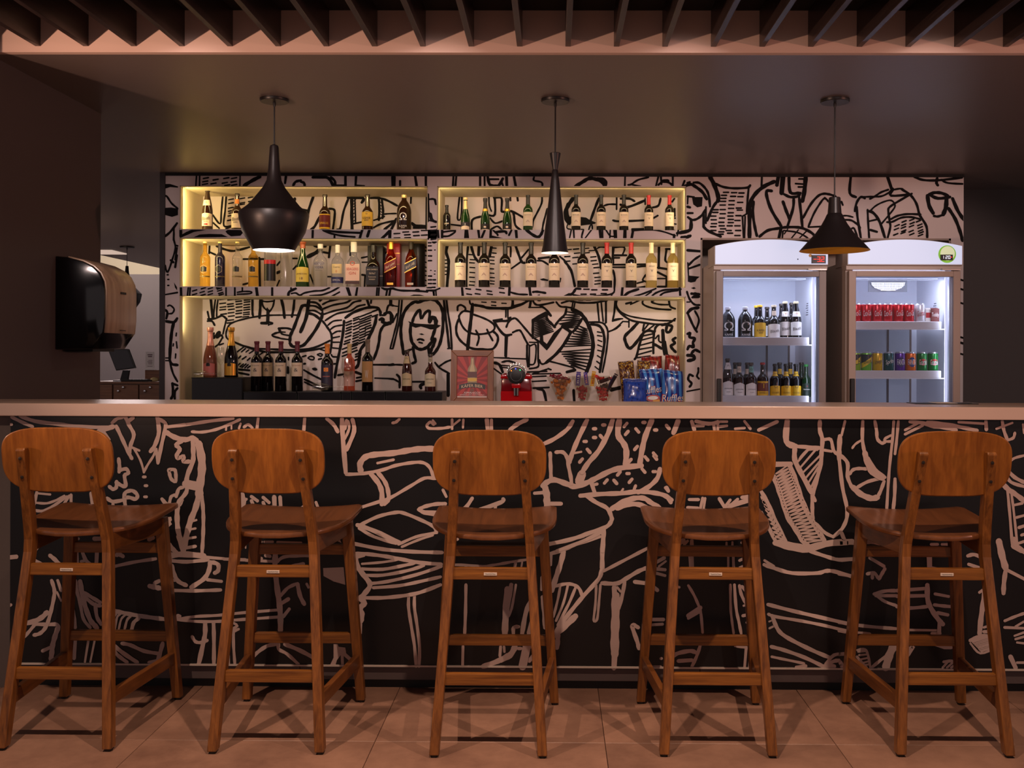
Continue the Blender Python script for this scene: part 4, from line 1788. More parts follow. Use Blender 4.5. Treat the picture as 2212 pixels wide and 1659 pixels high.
M_DIFF2 = mat('lamp_diffuser_warm', (255, 244, 225), 0.5, emit=(255, 232, 190), es=2.4)
M_GOLD = mat('shade_gold', (190, 140, 60), 0.45, metal=0.3)
M_SHWH = mat('shade_white', (238, 230, 220), 0.5)
pendant(592, 212, [(3, 313), (8.5, 316), (9.6, 320), (11, 345), (12.7, 368), (16, 391), (24, 407), (37, 424), (55, 446), (73.5, 461), (74.5, 465), (72.5, 480), (67, 502), (60, 515), (53.5, 526), (44, 542.5)],
        'pendant_lamp', 'black pendant lamp with bowl shaped shade and flared neck', M_SHWH, energy=3.5, ecol=(1, .86, .7), diffuser=(539.5, 43.6, M_DIFF))
pendant(1199, 212, [(11, 330.5), (12.3, 331.5), (9.2, 348), (5.4, 366.5), (6.2, 368), (9, 390), (14.8, 440), (20.5, 486), (26, 530), (29.4, 546.5)],
        'pendant_lamp', 'black pendant lamp with slim conical shade and funnel top', M_SHWH, energy=3.0, ecol=(1, .84, .6), diffuser=(544, 28, M_DIFF2))
pendant(1803, 212, [(11, 425), (12.3, 426.5), (13, 440), (14.7, 460), (17, 463), (20, 470), (27, 483), (40, 502), (60, 524), (74, 540)],
        'pendant_lamp', 'black pendant lamp with wide trumpet shade and golden inside', M_GOLD, energy=2.0, ecol=(1, .74, .38))
# lamp of the office seen through the opening on the left
SB = 198.0
pendant(275, 536, [(3, 577), (3.2, 579), (4, 590), (6, 602), (10, 612), (18, 624), (30, 637), (30, 640), (27, 655), (18, 669)],
        'pendant_lamp', 'small black pendant lamp in the far office on the left', M_SHWH, S=SB, Y=FPX / SB, zc=ZC, energy=0.6)

# ------------------------------------------------------------------ towel dispenser on the left wall
dp = thing('towel_dispenser', 'black wall mounted paper towel dispenser with wood grain front', 'dispenser', (XL, 4.40, 0))
dpz = lambda y: CAM.z + (CY - y) / 488.0
prof = [(0.0, dpz(759)), (0.165, dpz(757)), (0.213, dpz(722)), (0.219, dpz(690)), (0.219, dpz(630)), (0.214, dpz(610)), (0.196, dpz(592)), (0.165, dpz(578)), (0.12, dpz(567)), (0.05, dpz(558)), (0.0, dpz(556))]
MB().prism(prof, 0.0, 0.34).obj('body', mat('dispenser_black', (12, 13, 16), 0.12, coat=0.4), dp, 0.006, 30)
out = prof[2:10]
cov = MB(); v = []; f = []
for i, (x, z) in enumerate(out):
    a = out[max(i - 1, 0)]; b_ = out[min(i + 1, len(out) - 1)]; tx, tz = b_[0] - a[0], b_[1] - a[1]; l = math.hypot(tx, tz); nx_, nz_ = tz / l, -tx / l
    for y in (0.012, 0.328):
        v.append((x + nx_ * 0.006, y, z + nz_ * 0.006)); v.append((x - nx_ * 0.006, y, z - nz_ * 0.006))
for i in range(len(out) - 1):
    k = i * 4
    for a, b_ in ((0, 2), (2, 3), (3, 1), (1, 0)): f.append((k + a, k + b_, k + 4 + b_, k + 4 + a))
f += [(0, 1, 3, 2), (len(v) - 4, len(v) - 2, len(v) - 1, len(v) - 3)]
M_COVER = wood('dispenser_cover', (150, 122, 98), (196, 166, 138), 0.3, 'Z', 0.28, 0.3)
cv_ = cov.add(v, f).obj('front_cover', M_COVER, dp, 0.002, 30)
MB().box((0.2245, 0.15, dpz(634)), (0.2285, 0.205, dpz(629))).obj('brand_badge', M_BLACK, cv_)
MB().box((0.2235, 0.15, dpz(716)), (0.227, 0.205, dpz(714.5))).obj('level_mark', M_BLACK, cv_)
MB().box((0.02, 0.06, dpz(757) - 0.012), (0.14, 0.28, dpz(757) + 0.002)).obj('paper_slot', M_BLACK, dp)
MB().lathe([(0, 0), (0.009, 0), (0.006, 0.006), (0, 0.007)], 12).obj('lock_button', M_STEEL, dp, 0, 40, (0.07, 0.05, dpz(561.5)))

# ------------------------------------------------------------------ office desk with monitor, seen through the opening
YD = 8.1; SD = FPX / YD
dz = lambda y: CAM.z + (CY - y) / SD
x0, x1 = P(190, 840, YD).x, P(400, 840, YD).x
dk = thing('office_desk', 'brown wooden office desk with drawers behind the opening', 'desk', (0, YD, 0))
M_DESK = wood('desk_wood', (104, 66, 44), (138, 92, 62), 0.45, 'X')
MB().box((x0, 0, dz(833)), (x1, 0.7, dz(828))).obj('desk_top', M_DESK, dk, 0.003)
MB().box((x0 + 0.01, 0.012, 0), (x1 - 0.01, 0.68, dz(833))).obj('carcass', wood('desk_dark', (70, 46, 34), (86, 58, 42), 0.5, 'X'), dk)
xs = [P(x, 840, YD).x for x in (196, 242.5, 246, 299, 302, 360)]
for a, b_, zt, zb in ((xs[0], xs[1], 834.5, 900), (xs[2], xs[3], 834.5, 870), (xs[4], xs[5], 834.5, 868), (xs[2], xs[3], 871, 900), (xs[4], xs[5], 869, 900)):
    dr = MB().box((a, -0.006, dz(zb)), (b_, 0.012, dz(zt))).obj('drawer', M_DESK, dk, 0.002)
    if a > xs[1]:
        for kx_, ky in ((0.42, 840), (0.22, 848)):
            xx = a + (b_ - a) * kx_ if zt < 840 else a + (b_ - a) * 0.5
            MB().lathe([(0, 0), (0.007, 0), (0.011, 0.012), (0.008, 0.018), (0, 0.019)], 14).obj('knob', M_CHROME, dr, 0, 40, (xx, -0.006, dz(ky if zt < 840 else ky + 40))).rotation_euler = (math.radians(90), 0, 0)
sh = MB().box((P(275, 810, YD).x, 0.35, dz(828)), (P(352, 810, YD).x, 0.38, dz(804))).obj('desk_upstand', M_DESK, None, 0.002, None, (0, YD, 0.0))  # the desk's own upstand, kept as a separate object
tag(sh, 'low wooden upstand board standing at the back of the desk', 'screen')
mo = thing('computer_monitor', 'black flat monitor leaning back on the office desk', 'monitor', (P(253, 820, YD).x, YD + 0.16, dz(828) + 0.0005))
sx = 1 / SD
MB().box((-0.07, -0.08, 0), (0.07, 0.08, 0.008)).obj('stand_base', M_BLACK, mo, 0.002)
MB().prism([(-0.045, 0.0), (0.02, 0.0), (0.035, 0.09), (-0.02, 0.09)], -0.012, 0.012).obj('stand_neck', M_BLACK, mo, 0.002)
mz = lambda y: (828 - y) * sx
q = [((220 - 255) * sx, mz(757)), ((266 - 255) * sx, mz(757)), ((282 - 255) * sx, mz(799)), ((239 - 255) * sx, mz(805))]
MB().prism(q, -0.045, -0.02).obj('screen_case', mat('monitor_black', (20, 20, 22), 0.35), mo, 0.003)
qi = [(sum(p[0] for p in q) / 4 * 0.1 + p[0] * 0.9, sum(p[1] for p in q) / 4 * 0.1 + p[1] * 0.9) for p in q]
MB().prism(qi, -0.0475, -0.045).obj('screen', mat('screen_off', (52, 52, 58), 0.2), mo)
sg = thing('desk_sign', 'small white paper notice in a clear stand on desk', 'sign', (P(318, 800, YD + 0.3).x, YD + 0.36, dz(804)))
MB().box((-0.037, -0.006, 0.004), (0.037, -0.003, 0.155)).obj('paper', mat('paper_white', (226, 222, 224), 0.6), sg)
MB().box((-0.042, -0.03, 0), (0.042, 0.03, 0.004)).obj('stand_foot', M_WHITE, sg)
for k, z in enumerate((0.125, 0.11, 0.08, 0.07, 0.06, 0.05, 0.03)):
    MB().box((-0.02 + 0.004 * (k % 3), -0.0068, z), (0.022 - 0.003 * (k % 2), -0.006, z + (0.010 if k < 2 else 0.004))).obj('printed_line', plain((120, 100, 110)), sg)
kb = thing('keyboard', 'low dark keyboard lying on the office desk', 'keyboard', (P(285, 822, YD).x, YD + 0.09, dz(828)))
MB().box((-0.11, -0.05, 0), (0.11, 0.05, 0.014)).obj('case', M_BLACK, kb, 0.003)
for r in range(4):
    for c in range(12): MB().box((-0.1 + c * 0.0168, -0.042 + r * 0.021, 0.014), (-0.1 + c * 0.0168 + 0.014, -0.042 + r * 0.021 + 0.017, 0.018)).obj('key', plain((60, 56, 50)), kb)
ms = MB().lathe([(0, 0), (0.03, 0), (0.034, 0.01), (0.028, 0.024), (0.012, 0.031), (0, 0.032)], 18).obj('computer_mouse', plain((196, 180, 130)), None, 0, 50, (P(307, 820, YD).x, YD + 0.25, dz(828)))
tag(ms, 'pale rounded computer mouse beside the dark keyboard', 'mouse')
pn = MB().box((-5.35, 11.2, ZC - 0.012), (-5.0, 11.6, ZC)).obj('ceiling_panel', mat('ceiling_panel_lit', (230, 215, 205), 0.5, emit=(255, 225, 205), es=0.55))
tag(pn, 'pale square light panel in the far office ceiling', 'light panel')
# ------------------------------------------------------------------ glass door fridges
M_FRW = mat('fridge_inner_white', (222, 224, 232), 0.35)
M_FRO = mat('fridge_outer', (176, 164, 156), 0.4)
M_FRAME = mat('fridge_door_frame', (132, 122, 120), 0.38)
M_HEAD = mat('fridge_header_lit', (150, 152, 160), 0.4, emit=(210, 218, 248), es=0.74)
M_LED = mat('fridge_led', (255, 255, 255), 0.4, emit=(214, 220, 255), es=5.0)
M_PANE = pane_mat('fridge_pane', (238, 240, 246), 0.08)
YFB = 6.60
def fridge(xl, xr, yl, shelves, lb, tube=True, second=False):
    X0, X1 = P(xl, 650, YF).x, P(xr, 650, YF).x; xc = (X0 + X1) / 2; w = (X1 - X0) / 2
    z = lambda y: P((xl + xr) / 2, y, YF).z
    t = thing('display_fridge', lb, 'fridge', (xc, YF, 0), group='glass door display fridges')
    y0, yb, e = 0.05, YFB - YF, 0.04
    zt = z(582)
    ws = w - 0.004
    sd = MB()
    sd.box((-ws, y0, 0.08), (-ws + e, yb, zt)); sd.box((ws - e, y0, 0.08), (ws, yb, zt)); sd.box((-ws + e, yb - e, 0.08), (ws - e, yb, zt)); sd.box((-ws, y0, zt), (ws, yb, zt + 0.05)); sd.box((-ws + e, y0, 0.08), (ws - e, yb - e, 0.13))
    sd.obj('cabinet_body', M_FRO, t)
    li = MB(); g = 0.003
    li.box((-ws + e, y0, 0.13), (-ws + e + g, yb - e, zt)); li.box((ws - e - g, y0, 0.13), (ws - e, yb - e, zt)); li.box((-ws + e, yb - e - g, 0.13), (ws - e, yb - e, zt)); li.box((-ws + e, y0, zt - g), (ws - e, yb - e, zt))
    li.obj('inner_lining', M_FRW, t)
    for sx_ in (-1, 1):
        for yy in (0.1, yb - 0.06): MB().lathe([(0, 0), (0.025, 0), (0.022, 0.08), (0, 0.08)], 14).obj('foot', M_BLACK, t, 0, 40, (sx_ * (w - 0.06), yy, 0))
    # header with arched top
    hb, hl, hm = z(573), z(531), z(516.5)
    arc = [(-w, hb), (w, hb)] + [(w - 2 * w * k / 24, hl + (hm - hl) * (1 - (1 - 2 * k / 24.0) ** 2)) for k in range(25)]
    MB().prism(arc, 0.0, 0.25).obj('header_case', M_FRO, t, 0.002, 40, None, 1)
    ins = [(x * 0.985, hb + 0.006 + (zz_ - hb) * 0.94) for x, zz_ in arc]
    hd = MB().prism(ins, -0.006, 0.0).obj('header_sign', M_HEAD, t)
    MB().box((-w, 0.02, zt + 0.0), (w, 0.06, hb)).obj('top_rail', M_FRO, t)
    # door: frame of four bars with pane and handle
    dw = P(xl + 4, 650, YF).x - xc; dt, db = z(585), 0.14; fw = 0.042
    dr = MB(); dr.box((dw, 0.0, db), (dw + fw, 0.045, dt)); dr.box((-dw - fw, 0.0, db), (-dw, 0.045, dt)); dr.box((dw + fw, 0, dt - 0.034), (-dw - fw, 0.045, dt)); dr.box((dw + fw, 0, db), (-dw - fw, 0.045, db + 0.05))
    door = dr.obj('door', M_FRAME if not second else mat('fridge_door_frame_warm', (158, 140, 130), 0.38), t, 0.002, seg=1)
    MB().box((dw + fw, 0.018, db + 0.05), (-dw - fw, 0.022, dt - 0.034)).obj('glass_pane', M_PANE, door)
    for a in (dw + fw, -dw - fw - 0.006): MB().box((a, 0.045, db + 0.05), (a + 0.006, 0.049, dt - 0.034)).obj('door_gasket', mat('gasket', (190, 190, 196), 0.5), door)
    MB().box((dw + 0.004, -0.028, 0.70), (dw + 0.030, 0.0, z(818))).obj('door_handle', M_BLACK, door, 0.005)
    MB().box((-dw - 0.11, -0.004, dt + 0.003), (-dw + 0.0, 0.03, dt + 0.014)).obj('hinge', M_STEEL, t, 0.001)
    # lights
    MB().box((-ws + e + 0.01, y0 + 0.02, zt - 0.030), (ws - e - 0.03, y0 + 0.055, zt - 0.004)).obj('light_tube', M_LED, t, 0.004)
    MB().box((-ws + e + 0.004, y0 + 0.06, zt - 0.05), (ws - e - 0.06, y0 + 0.16, zt - 0.045)).obj('light_tray', M_FRW, t, 0.002)
    MB().box((ws - e - 0.034, y0 + 0.012, 0.3), (ws - e - 0.020, y0 + 0.022, zt - 0.02)).obj('side_light', mat('fridge_led_side', (255, 255, 255), 0.4, emit=(214, 220, 255), es=0.9), t)
    light('fridge_light', 'AREA', (xc, YF + y0 + 0.10, zt - 0.055), 3.8 if not second else 4.6, (0.80, 0.84, 1.0), shape='RECTANGLE', size=w * 1.5, size_y=0.06, aim=(0, 0.45, -1))
    light('fridge_light', 'AREA', (xc + w - 0.075, YF + y0 + 0.02, zt - 0.5), 1.3, (0.80, 0.84, 1.0), shape='RECTANGLE', size=0.02, size_y=0.9, aim=(-0.5, 1, 0))
    for zs in shelves:
        s_ = MB().box((-ws + e + 0.012, y0 + 0.05, zs - 0.012), (ws - e - 0.046, yb - e - 0.02, zs)).obj('shelf', M_FRW, t)
        MB().box((-ws + e + 0.008, y0 + 0.038, zs - 0.034), (ws - e - 0.046, y0 + 0.050, zs + 0.010)).obj('shelf_front', mat('shelf_white', (208, 206, 208), 0.35), s_, 0.003)
        MB().box((-ws + e + 0.008, y0 + 0.034, zs - 0.040), (ws - e - 0.030, y0 + 0.042, zs - 0.034)).obj('shelf_lip', M_WHITE, s_)
    for xx in (0.10, ws - e - 0.05):
        MB().box((xx, yb - e - 0.008, 0.15), (xx + 0.012, yb - e - 0.003, zt - 0.25)).obj('shelf_rail', mat('rail_brown', (120, 100, 92), 0.5), t)
    st = MB()
    for k in range(6): st.box((0, -0.028, k * 0.014), (0.001, 0.028 - 0.01 * (k % 3), k * 0.014 + 0.006))
    st.obj('inner_sticker', plain((70, 70, 80)), t, 0, None, (ws - e - g - 0.001, y0 + 0.26, zt - 0.26))
    return t, xc, z, hd, w
Z1, Z2 = P(1667, 732, YF + 0.1).z, P(1667, 858, YF + 0.1).z
Z3, Z4 = P(1954, 698, YF + 0.1).z, P(1954, 804, YF + 0.1).z
f1, f1x, z1f, h1, w1 = fridge(1543, 1789, 531, (Z1, Z2, 0.62, 0.30), 'glass door fridge full of beer bottles, red digits on header')
f2, f2x, z2f, h2, w2 = fridge(1830, 2079, 531, (Z3, Z4, 0.74, 0.40), 'glass door fridge with soda cans and a round green header sticker', second=True)
# red temperature display: segments spell -3.2
def seg_digit(mb, ch, x, z, w, h, y):
    on = {'3': 'abgcd', '2': 'abged', '-': 'g', '1': 'bc', '0': 'abcdef', '8': 'abcdefg'}[ch]; q = w * 0.16
    S = {'a': (0, h - q, w, h), 'g': (0, h / 2 - q / 2, w, h / 2 + q / 2), 'd': (0, 0, w, q), 'b': (w - q, h / 2, w, h), 'c': (w - q, 0, w, h / 2), 'e': (0, 0, q, h / 2), 'f': (0, h / 2, q, h)}
    for c in on:
        a = S[c]; mb.box((x + a[0], y - 0.001, z + a[1]), (x + a[2], y, z + a[3]))
dx0, dx1 = P(1752, 560, YF).x - f1x, P(1783, 560, YF).x - f1x; zb_, zt_ = z1f(569), z1f(551)
ds = MB().box((dx0, -0.012, zb_), (dx1, -0.006, zt_)).obj('temperature_display', mat('display_black', (38, 8, 10), 0.3), f1, 0.001)
sg_ = MB(); W_ = dx1 - dx0; H_ = zt_ - zb_
for ch, fx in (('-', 0.14), ('3', 0.40), ('2', 0.68)): seg_digit(sg_, ch, dx0 + W_ * fx, zb_ + H_ * 0.2, W_ * 0.20, H_ * 0.6, -0.012)
sg_.box((dx0 + W_ * 0.62, -0.013, zb_ + H_ * 0.2), (dx0 + W_ * 0.65, -0.012, zb_ + H_ * 0.28))
sg_.obj('digits', mat('red_digits', (255, 30, 20), 0.4, emit=(255, 40, 28), es=2.2), ds)
MB().lathe([(0, 0), (0.010, 0), (0.010, 0.002), (0, 0.002)], 16).obj('round_sticker', plain((214, 180, 120)), f1, 0, None, (P(1752, 552, YF).x - f1x - 0.006, -0.0062, z1f(552))).rotation_euler = (math.radians(90), 0, 0)
MB().lathe([(0, 0), (0.004, 0), (0, 0.003)], 8).obj('screw_hole', M_BLACK, f1, 0, None, (P(1723, 560, YF).x - f1x, -0.0062, z1f(560))).rotation_euler = (math.radians(90), 0, 0)
gx, gz = P(2045, 548, YF).x - f2x, z2f(549)
gs = MB().lathe([(0, 0), (0.052, 0), (0.052, 0.002), (0, 0.002)], 40).obj('green_sticker', mat('sticker_green', (126, 192, 60), .5, emit=(120, 190, 50), es=.4), f2, 0, None, (gx, -0.0062, gz)); gs.rotation_euler = (math.radians(90), 0, 0)  # sticker and centre emit to stand in for header light shining through
gi = MB().lathe([(0, 0), (0.043, 0), (0.043, 0.001), (0, 0.001)], 36).obj('sticker_centre', mat('sticker_pale', (214, 228, 190), .5, emit=(206, 224, 180), es=.45), gs, 0, None, (0.002, 0.004, 0.002))
g2 = MB().box((-0.038, -0.012, zt_ * 0), (0.036, -0.0085, 0.034)).obj('temperature_display', M_BLACK, f2, 0.001, None, (gx - 0.003, 0, gz - 0.037))
s2 = MB()
for ch, fx in (('1', -0.030), ('2', -0.008), ('0', 0.008)): seg_digit(s2, ch, fx, 0.009, 0.011, 0.018, -0.012)
s2.obj('digits', mat('white_digits', (240, 240, 250), 0.4, emit=(235, 240, 255), es=1.2), g2)
MB().box((0.024, -0.0135, 0.016), (0.029, -0.012, 0.022)).obj('indicator', mat('red_dot', (255, 60, 50), 0.4, emit=(255, 50, 50), es=1.0), g2)
# round air grille in the soda fridge
gr = MB()
gcx, gcz = P(1918, 616, YF + 0.29).x - f2x, P(1918, 611, YF + 0.29).z
for k in range(26):
    a = -0.10 + 0.2 * k / 25
    h = 0.05 * math.sqrt(max(0, 1 - (a / 0.105) ** 2))
    gr.box((gcx + a - 0.0018, 0.285, gcz - h), (gcx + a + 0.0018, 0.292, gcz + 0.0))
for k in range(4):
    zz_ = -0.05 * k / 3.2; hw = 0.105 * math.sqrt(max(0, 1 - (zz_ / 0.052) ** 2)); gr.box((gcx - hw, 0.283, gcz + zz_ - 0.0014), (gcx + hw, 0.29, gcz + zz_ + 0.0014))
gr.obj('air_grille', M_WHITE, f2)
MB().box((gcx - .12, .294, gcz - .056), (gcx + .12, .298, gcz + .03)).obj('grille_backing', plain((60, 60, 68)), f2)  # dark plate added behind the bars so the gaps stay dark
# ------------------------------------------------------------------ bottles and cans
def gl(name, c): return glass_mat(name, c)
G_DARK = mat('glass_dark', (10, 6, 8), 0.06, coat=0.3); G_BROWN = mat('glass_brown', (38, 18, 10), 0.07, coat=0.4)
G_GREEN = mat('glass_green', (22, 62, 20), 0.06, coat=0.4, trans=0.25); G_DGREEN = mat('glass_dark_green', (16, 24, 14), 0.06, coat=0.3)
G_CLEAR = gl('glass_clear', (244, 246, 244)); G_WINE = gl('glass_white_wine', (250, 238, 176)); G_YEL = gl('glass_amber_liquor', (246, 214, 120)); G_ROSE = gl('glass_rose', (238, 150, 120))
G_RED = gl('glass_whisky', (206, 92, 34)); G_PLUM = mat('glass_plum', (24, 20, 46), 0.2, coat=0.3)
C_CREAM = plain((222, 204, 182), 0.6); C_YEL = plain((228, 180, 40), 0.5); C_WHITE = plain((232, 228, 222), 0.5); C_GOLD = mat('foil_gold', (216, 160, 62), 0.32, metal=0.6)
C_RED = plain((170, 26, 34), 0.4); C_BLK = plain((20, 19, 20), 0.4); C_MAROON = plain((92, 24, 40), 0.4); C_PINKF = mat('foil_pink', (214, 150, 134), 0.3, metal=0.5); C_BRN = plain((120, 74, 40), 0.5)
C_ORANGE = plain((206, 120, 40), 0.5); C_LGOLD = mat('foil_pale_gold', (226, 200, 140), 0.35, metal=0.4); C_KRAFT = plain((196, 150, 96), 0.6); C_STEELCAP = mat('cap_steel', (70, 64, 60), 0.35, metal=0.6)
PR = {  # (radius / R, height / H)
 'bordeaux': [(0, 0), (.93, 0), (1, .012), (1, .60), (.97, .635), (.84, .675), (.60, .71), (.43, .74), (.385, .78), (.365, .955), (.43, .96), (.43, .99), (.38, 1), (0, 1)],
 'champagne': [(0, 0), (.93, 0), (1, .012), (1, .34), (.97, .40), (.84, .50), (.64, .60), (.46, .69), (.37, .77), (.345, .92), (.43, .925), (.45, .95), (.45, .985), (.36, 1), (0, 1)],
 'beer': [(0, 0), (.93, 0), (1, .012), (1, .52), (.96, .56), (.78, .61), (.52, .66), (.42, .70), (.36, .94), (.42, .945), (.42, .98), (.38, 1), (0, 1)],
 'weiss': [(0, 0), (.93, 0), (1, .012), (1, .46), (.97, .52), (.80, .66), (.60, .77), (.44, .86), (.38, .945), (.44, .95), (.44, .985), (.38, 1), (0, 1)],
 'growler': [(0, 0), (.95, 0), (1, .015), (1, .55), (.97, .62), (.86, .70), (.66, .78), (.44, .845), (.34, .87), (.32, .93), (.36, .935), (.36, 1), (0, 1)],
 'liquor': [(0, 0), (.93, 0), (1, .01), (1, .60), (.96, .635), (.78, .67), (.52, .70), (.40, .73), (.37, .93), (.37, 1), (0, 1)],
 'vodka': [(0, 0), (.95, 0), (1, .012), (1, .58), (.97, .63), (.84, .68), (.58, .72), (.40, .75), (.36, .80), (.36, 1), (0, 1)],
 'square': [(0, 0), (.98, 0), (1, .012), (1, .50), (.97, .54), (.80, .60), (.52, .655), (.42, .69), (.40, .75), (.38, 1), (0, 1)],
 'walker': [(0, 0), (.98, 0), (1, .01), (1, .46), (.98, .53), (.86, .62), (.62, .70), (.44, .75), (.37, .80), (.35, 1), (0, 1)],
 'tube': [(0, 0), (1, 0), (1, .01), (1, .90), (.96, .93), (.94, 1), (0, 1)],
 'squat': [(0, 0), (.95, 0), (1, .015), (1, .56), (.95, .60), (.70, .66), (.45, .71), (.40, .75), (.38, 1), (0, 1)],
}
SQ = {'square', 'walker', 'gin'}
def rad_at(pr, R, H, z):
    for (r0, h0), (r1, h1) in zip(pr, pr[1:]):
        if h0 * H <= z <= h1 * H and h1 > h0: return R * (r0 + (r1 - r0) * (z / H - h0) / (h1 - h0))
    return R
def body_mesh(kind, R, H, n=28):
    pr = PR[kind]; mb = MB().lathe([(r * R, z * H) for r, z in pr], n)
    if kind in SQ:
        v2 = []
        for x, y, z in mb.v:
            k = max(0, min(1, (0.62 * H - z) / (0.12 * H)))   # squared below the shoulder
            r = math.hypot(x, y)
            if r > 1e-6:
                a = max(abs(x), abs(y)) / r; s_ = 1 + k * (min(1 / a, 1.22) - 1) * 0.9; x, y = x * s_ * (1 - 0.1 * k), y * s_ * (1 - 0.1 * k)
            v2.append((x, y, z))
        mb.v = v2
    return mb
def arc_patch(R, z0, z1, half, fn=None, n=14, m=1, top=None):
    """curved label on the camera side (-y).  top(u in -1..1) -> extra height factor"""
    v = []; f = []
    for j in range(m + 1):
        for i in range(n + 1):
            u = -1 + 2 * i / n; a = u * half
            zt = z1 + (top(u) if top else 0); z = z0 + (zt - z0) * j / m; r = R(z) if callable(R) else R
            v.append((r * math.sin(a), -r * math.cos(a), z))
    for j in range(m):
        for i in range(n): k = j * (n + 1) + i; f.append((k, k + 1, k + n + 2, k + n + 1))
    return MB().add(v, f)
def flat_patch(y, x0, x1, z0, z1, sl=0.0):
    return MB().add([(x0, y, z0), (x1, y, z0 + sl), (x1, y, z1 + sl), (x0, y, z1)], [(0, 1, 2, 3)])
def wrap(R): return lambda u, v: (R * math.sin(u / R), -R * math.cos(u / R), v)
def bottle(kind, x, ytop, rpx, Y, zb, glass, lb, cat='bottle', name='bottle', group=None, cap=None, cap_h=0.10, labels=(), prints=(), neck=None, rz=0, R=None, H=None):
    S = FPX / Y; p = P(x, ytop, Y); R = R or rpx / S; H = H or (p.z - zb)
    t = thing(name, lb, cat, (p.x, Y, zb), rz, group)
    bd = body_mesh(kind, R, H).obj('glass_body', glass, t, 0, 40)
    pr = PR[kind]
    if cap:
        z0 = H * (1 - cap_h); r0 = rad_at(pr, R, H, z0 + 0.001)
        pts = [(rad_at(pr, R, H, z0 + (H - z0) * k / 8) * 1.06 + 0.0004, z0 + (H - z0) * k / 8) for k in range(8)]
        rt = pts[-1][0]
        MB().lathe([(r0 * 0.9, z0)] + pts + [(rt, H + 0.001), (rt * 0.85, H + 0.003), (0, H + 0.003)], 20).obj('cap', cap, t, 0, 40)
    sq = kind in SQ
    for kl, q in enumerate(labels):   # (material, z0, z1 as share of H, half angle, top shape)
        m, a, b_, half = q[:4]; top = q[4] if len(q) > 4 else None
        if sq:
            o = flat_patch(-R * 0.915 - 0.0008 - 0.0003 * kl, -R * half, R * half, a * H, b_ * H, q[5] * H if len(q) > 5 else 0).obj('label', m, t)
        else:
            o = arc_patch(lambda z: rad_at(pr, R, H, z) + 0.0005 + 0.0004 * kl, a * H, b_ * H, half, m=6 if b_ > 0.45 or kind == 'champagne' else 1, top=top).obj('label', m, t, 0, 60)
    for q in prints:   # (text, material, centre z share, height share, width in R)
        s_, m, zc_, hh, ww = q[:5]; rot = q[5] if len(q) > 5 else 0
        if sq:
            fn = lambda u, v: (u, -R * 0.915 - 0.0022, zc_ * H + v + u * rot)
        else:
            rr = rad_at(pr, R, H, zc_ * H) + 0.0018
            fn = lambda u, v: (rr * math.sin((u) / rr), -rr * math.cos(u / rr), zc_ * H + v + u * rot)
        text_flat(MB(), s_, ww * R, hh * H, fn).obj('label_print', m, t)
    return t
ORD = ['first', 'second', 'third', 'fourth', 'fifth', 'sixth', 'seventh', 'eighth']
YBT = 6.60
GR = {'ul': 'beer bottles on the upper left shelf', 'ur': 'wine bottles on the upper right shelf', 'ml': 'spirits on the middle left shelf', 'mr': 'wine bottles on the middle right shelf', 'lo': 'bottles on the black risers'}
K_ = C_BLK
arch = lambda u: 0.006 * (1 - u * u)
pt = lambda u: -0.012 * abs(u)
# upper left: five beers
bottle('weiss', 448.3, 409.6, 11.3, YBT, ZN1B, G_BROWN, 'tall brown beer bottle with cream label, leftmost on the upper left shelf', group=GR['ul'], cap=C_STEELCAP, cap_h=.05, labels=[(C_CREAM, .14, .42, 1.25, arch), (C_CREAM, .62, .75, 1.0, None), (C_RED, .16, .20, .35)], prints=[('Blauth', K_, .32, .08, 1.5, .12), ('BIER', K_, .245, .03, .8), ('o', C_ORANGE, .69, .045, .4)])
bottle('beer', 512.7, 419, 12, YBT, ZN1B, G_BROWN, 'brown beer bottle partly behind bowl pendant, with orange neck label, upper left shelf', group=GR['ul'], cap=C_STEELCAP, cap_h=.05, labels=[(C_CREAM, .11, .46, 1.25, arch), (C_ORANGE, .74, .86, 1.1)], prints=[('Blauth', K_, .34, .09, 1.5, .12), ('BIER', K_, .25, .03, .8)])
bottle('beer', 702, 421, 12, YBT, ZN1B, G_BROWN, 'brown beer bottle with dark red and yellow label, upper left shelf', group=GR['ul'], cap=C_STEELCAP, cap_h=.05, labels=[(C_YEL, .09, .48, 1.3), (plain((104, 26, 20)), .135, .455, 1.3)], prints=[('XIMANGOS', C_YEL, .24, .06, 1.7)])
bottle('beer', 794, 421, 12.2, YBT, ZN1B, G_BROWN, 'brown beer bottle with yellow label, upper left shelf', group=GR['ul'], cap=C_STEELCAP, cap_h=.05, labels=[(plain((212, 172, 64)), .17, .54, 1.3)], prints=[('KÄFER', K_, .38, .07, 1.5), ('BIER', K_, .315, .035, .8), ('Q', K_, .49, .045, .35)])
bottle('growler', 873, 422, 15.7, YBT, ZN1B, G_BROWN, 'round shouldered brown growler with white print, right end of upper left shelf', group=GR['ul'], cap=C_LGOLD, cap_h=.075, prints=[('KÄFER', C_WHITE, .17, .055, 1.1), ('BIER', C_WHITE, .115, .025, .5), ('Ω', C_WHITE, .42, .20, 1.0)])
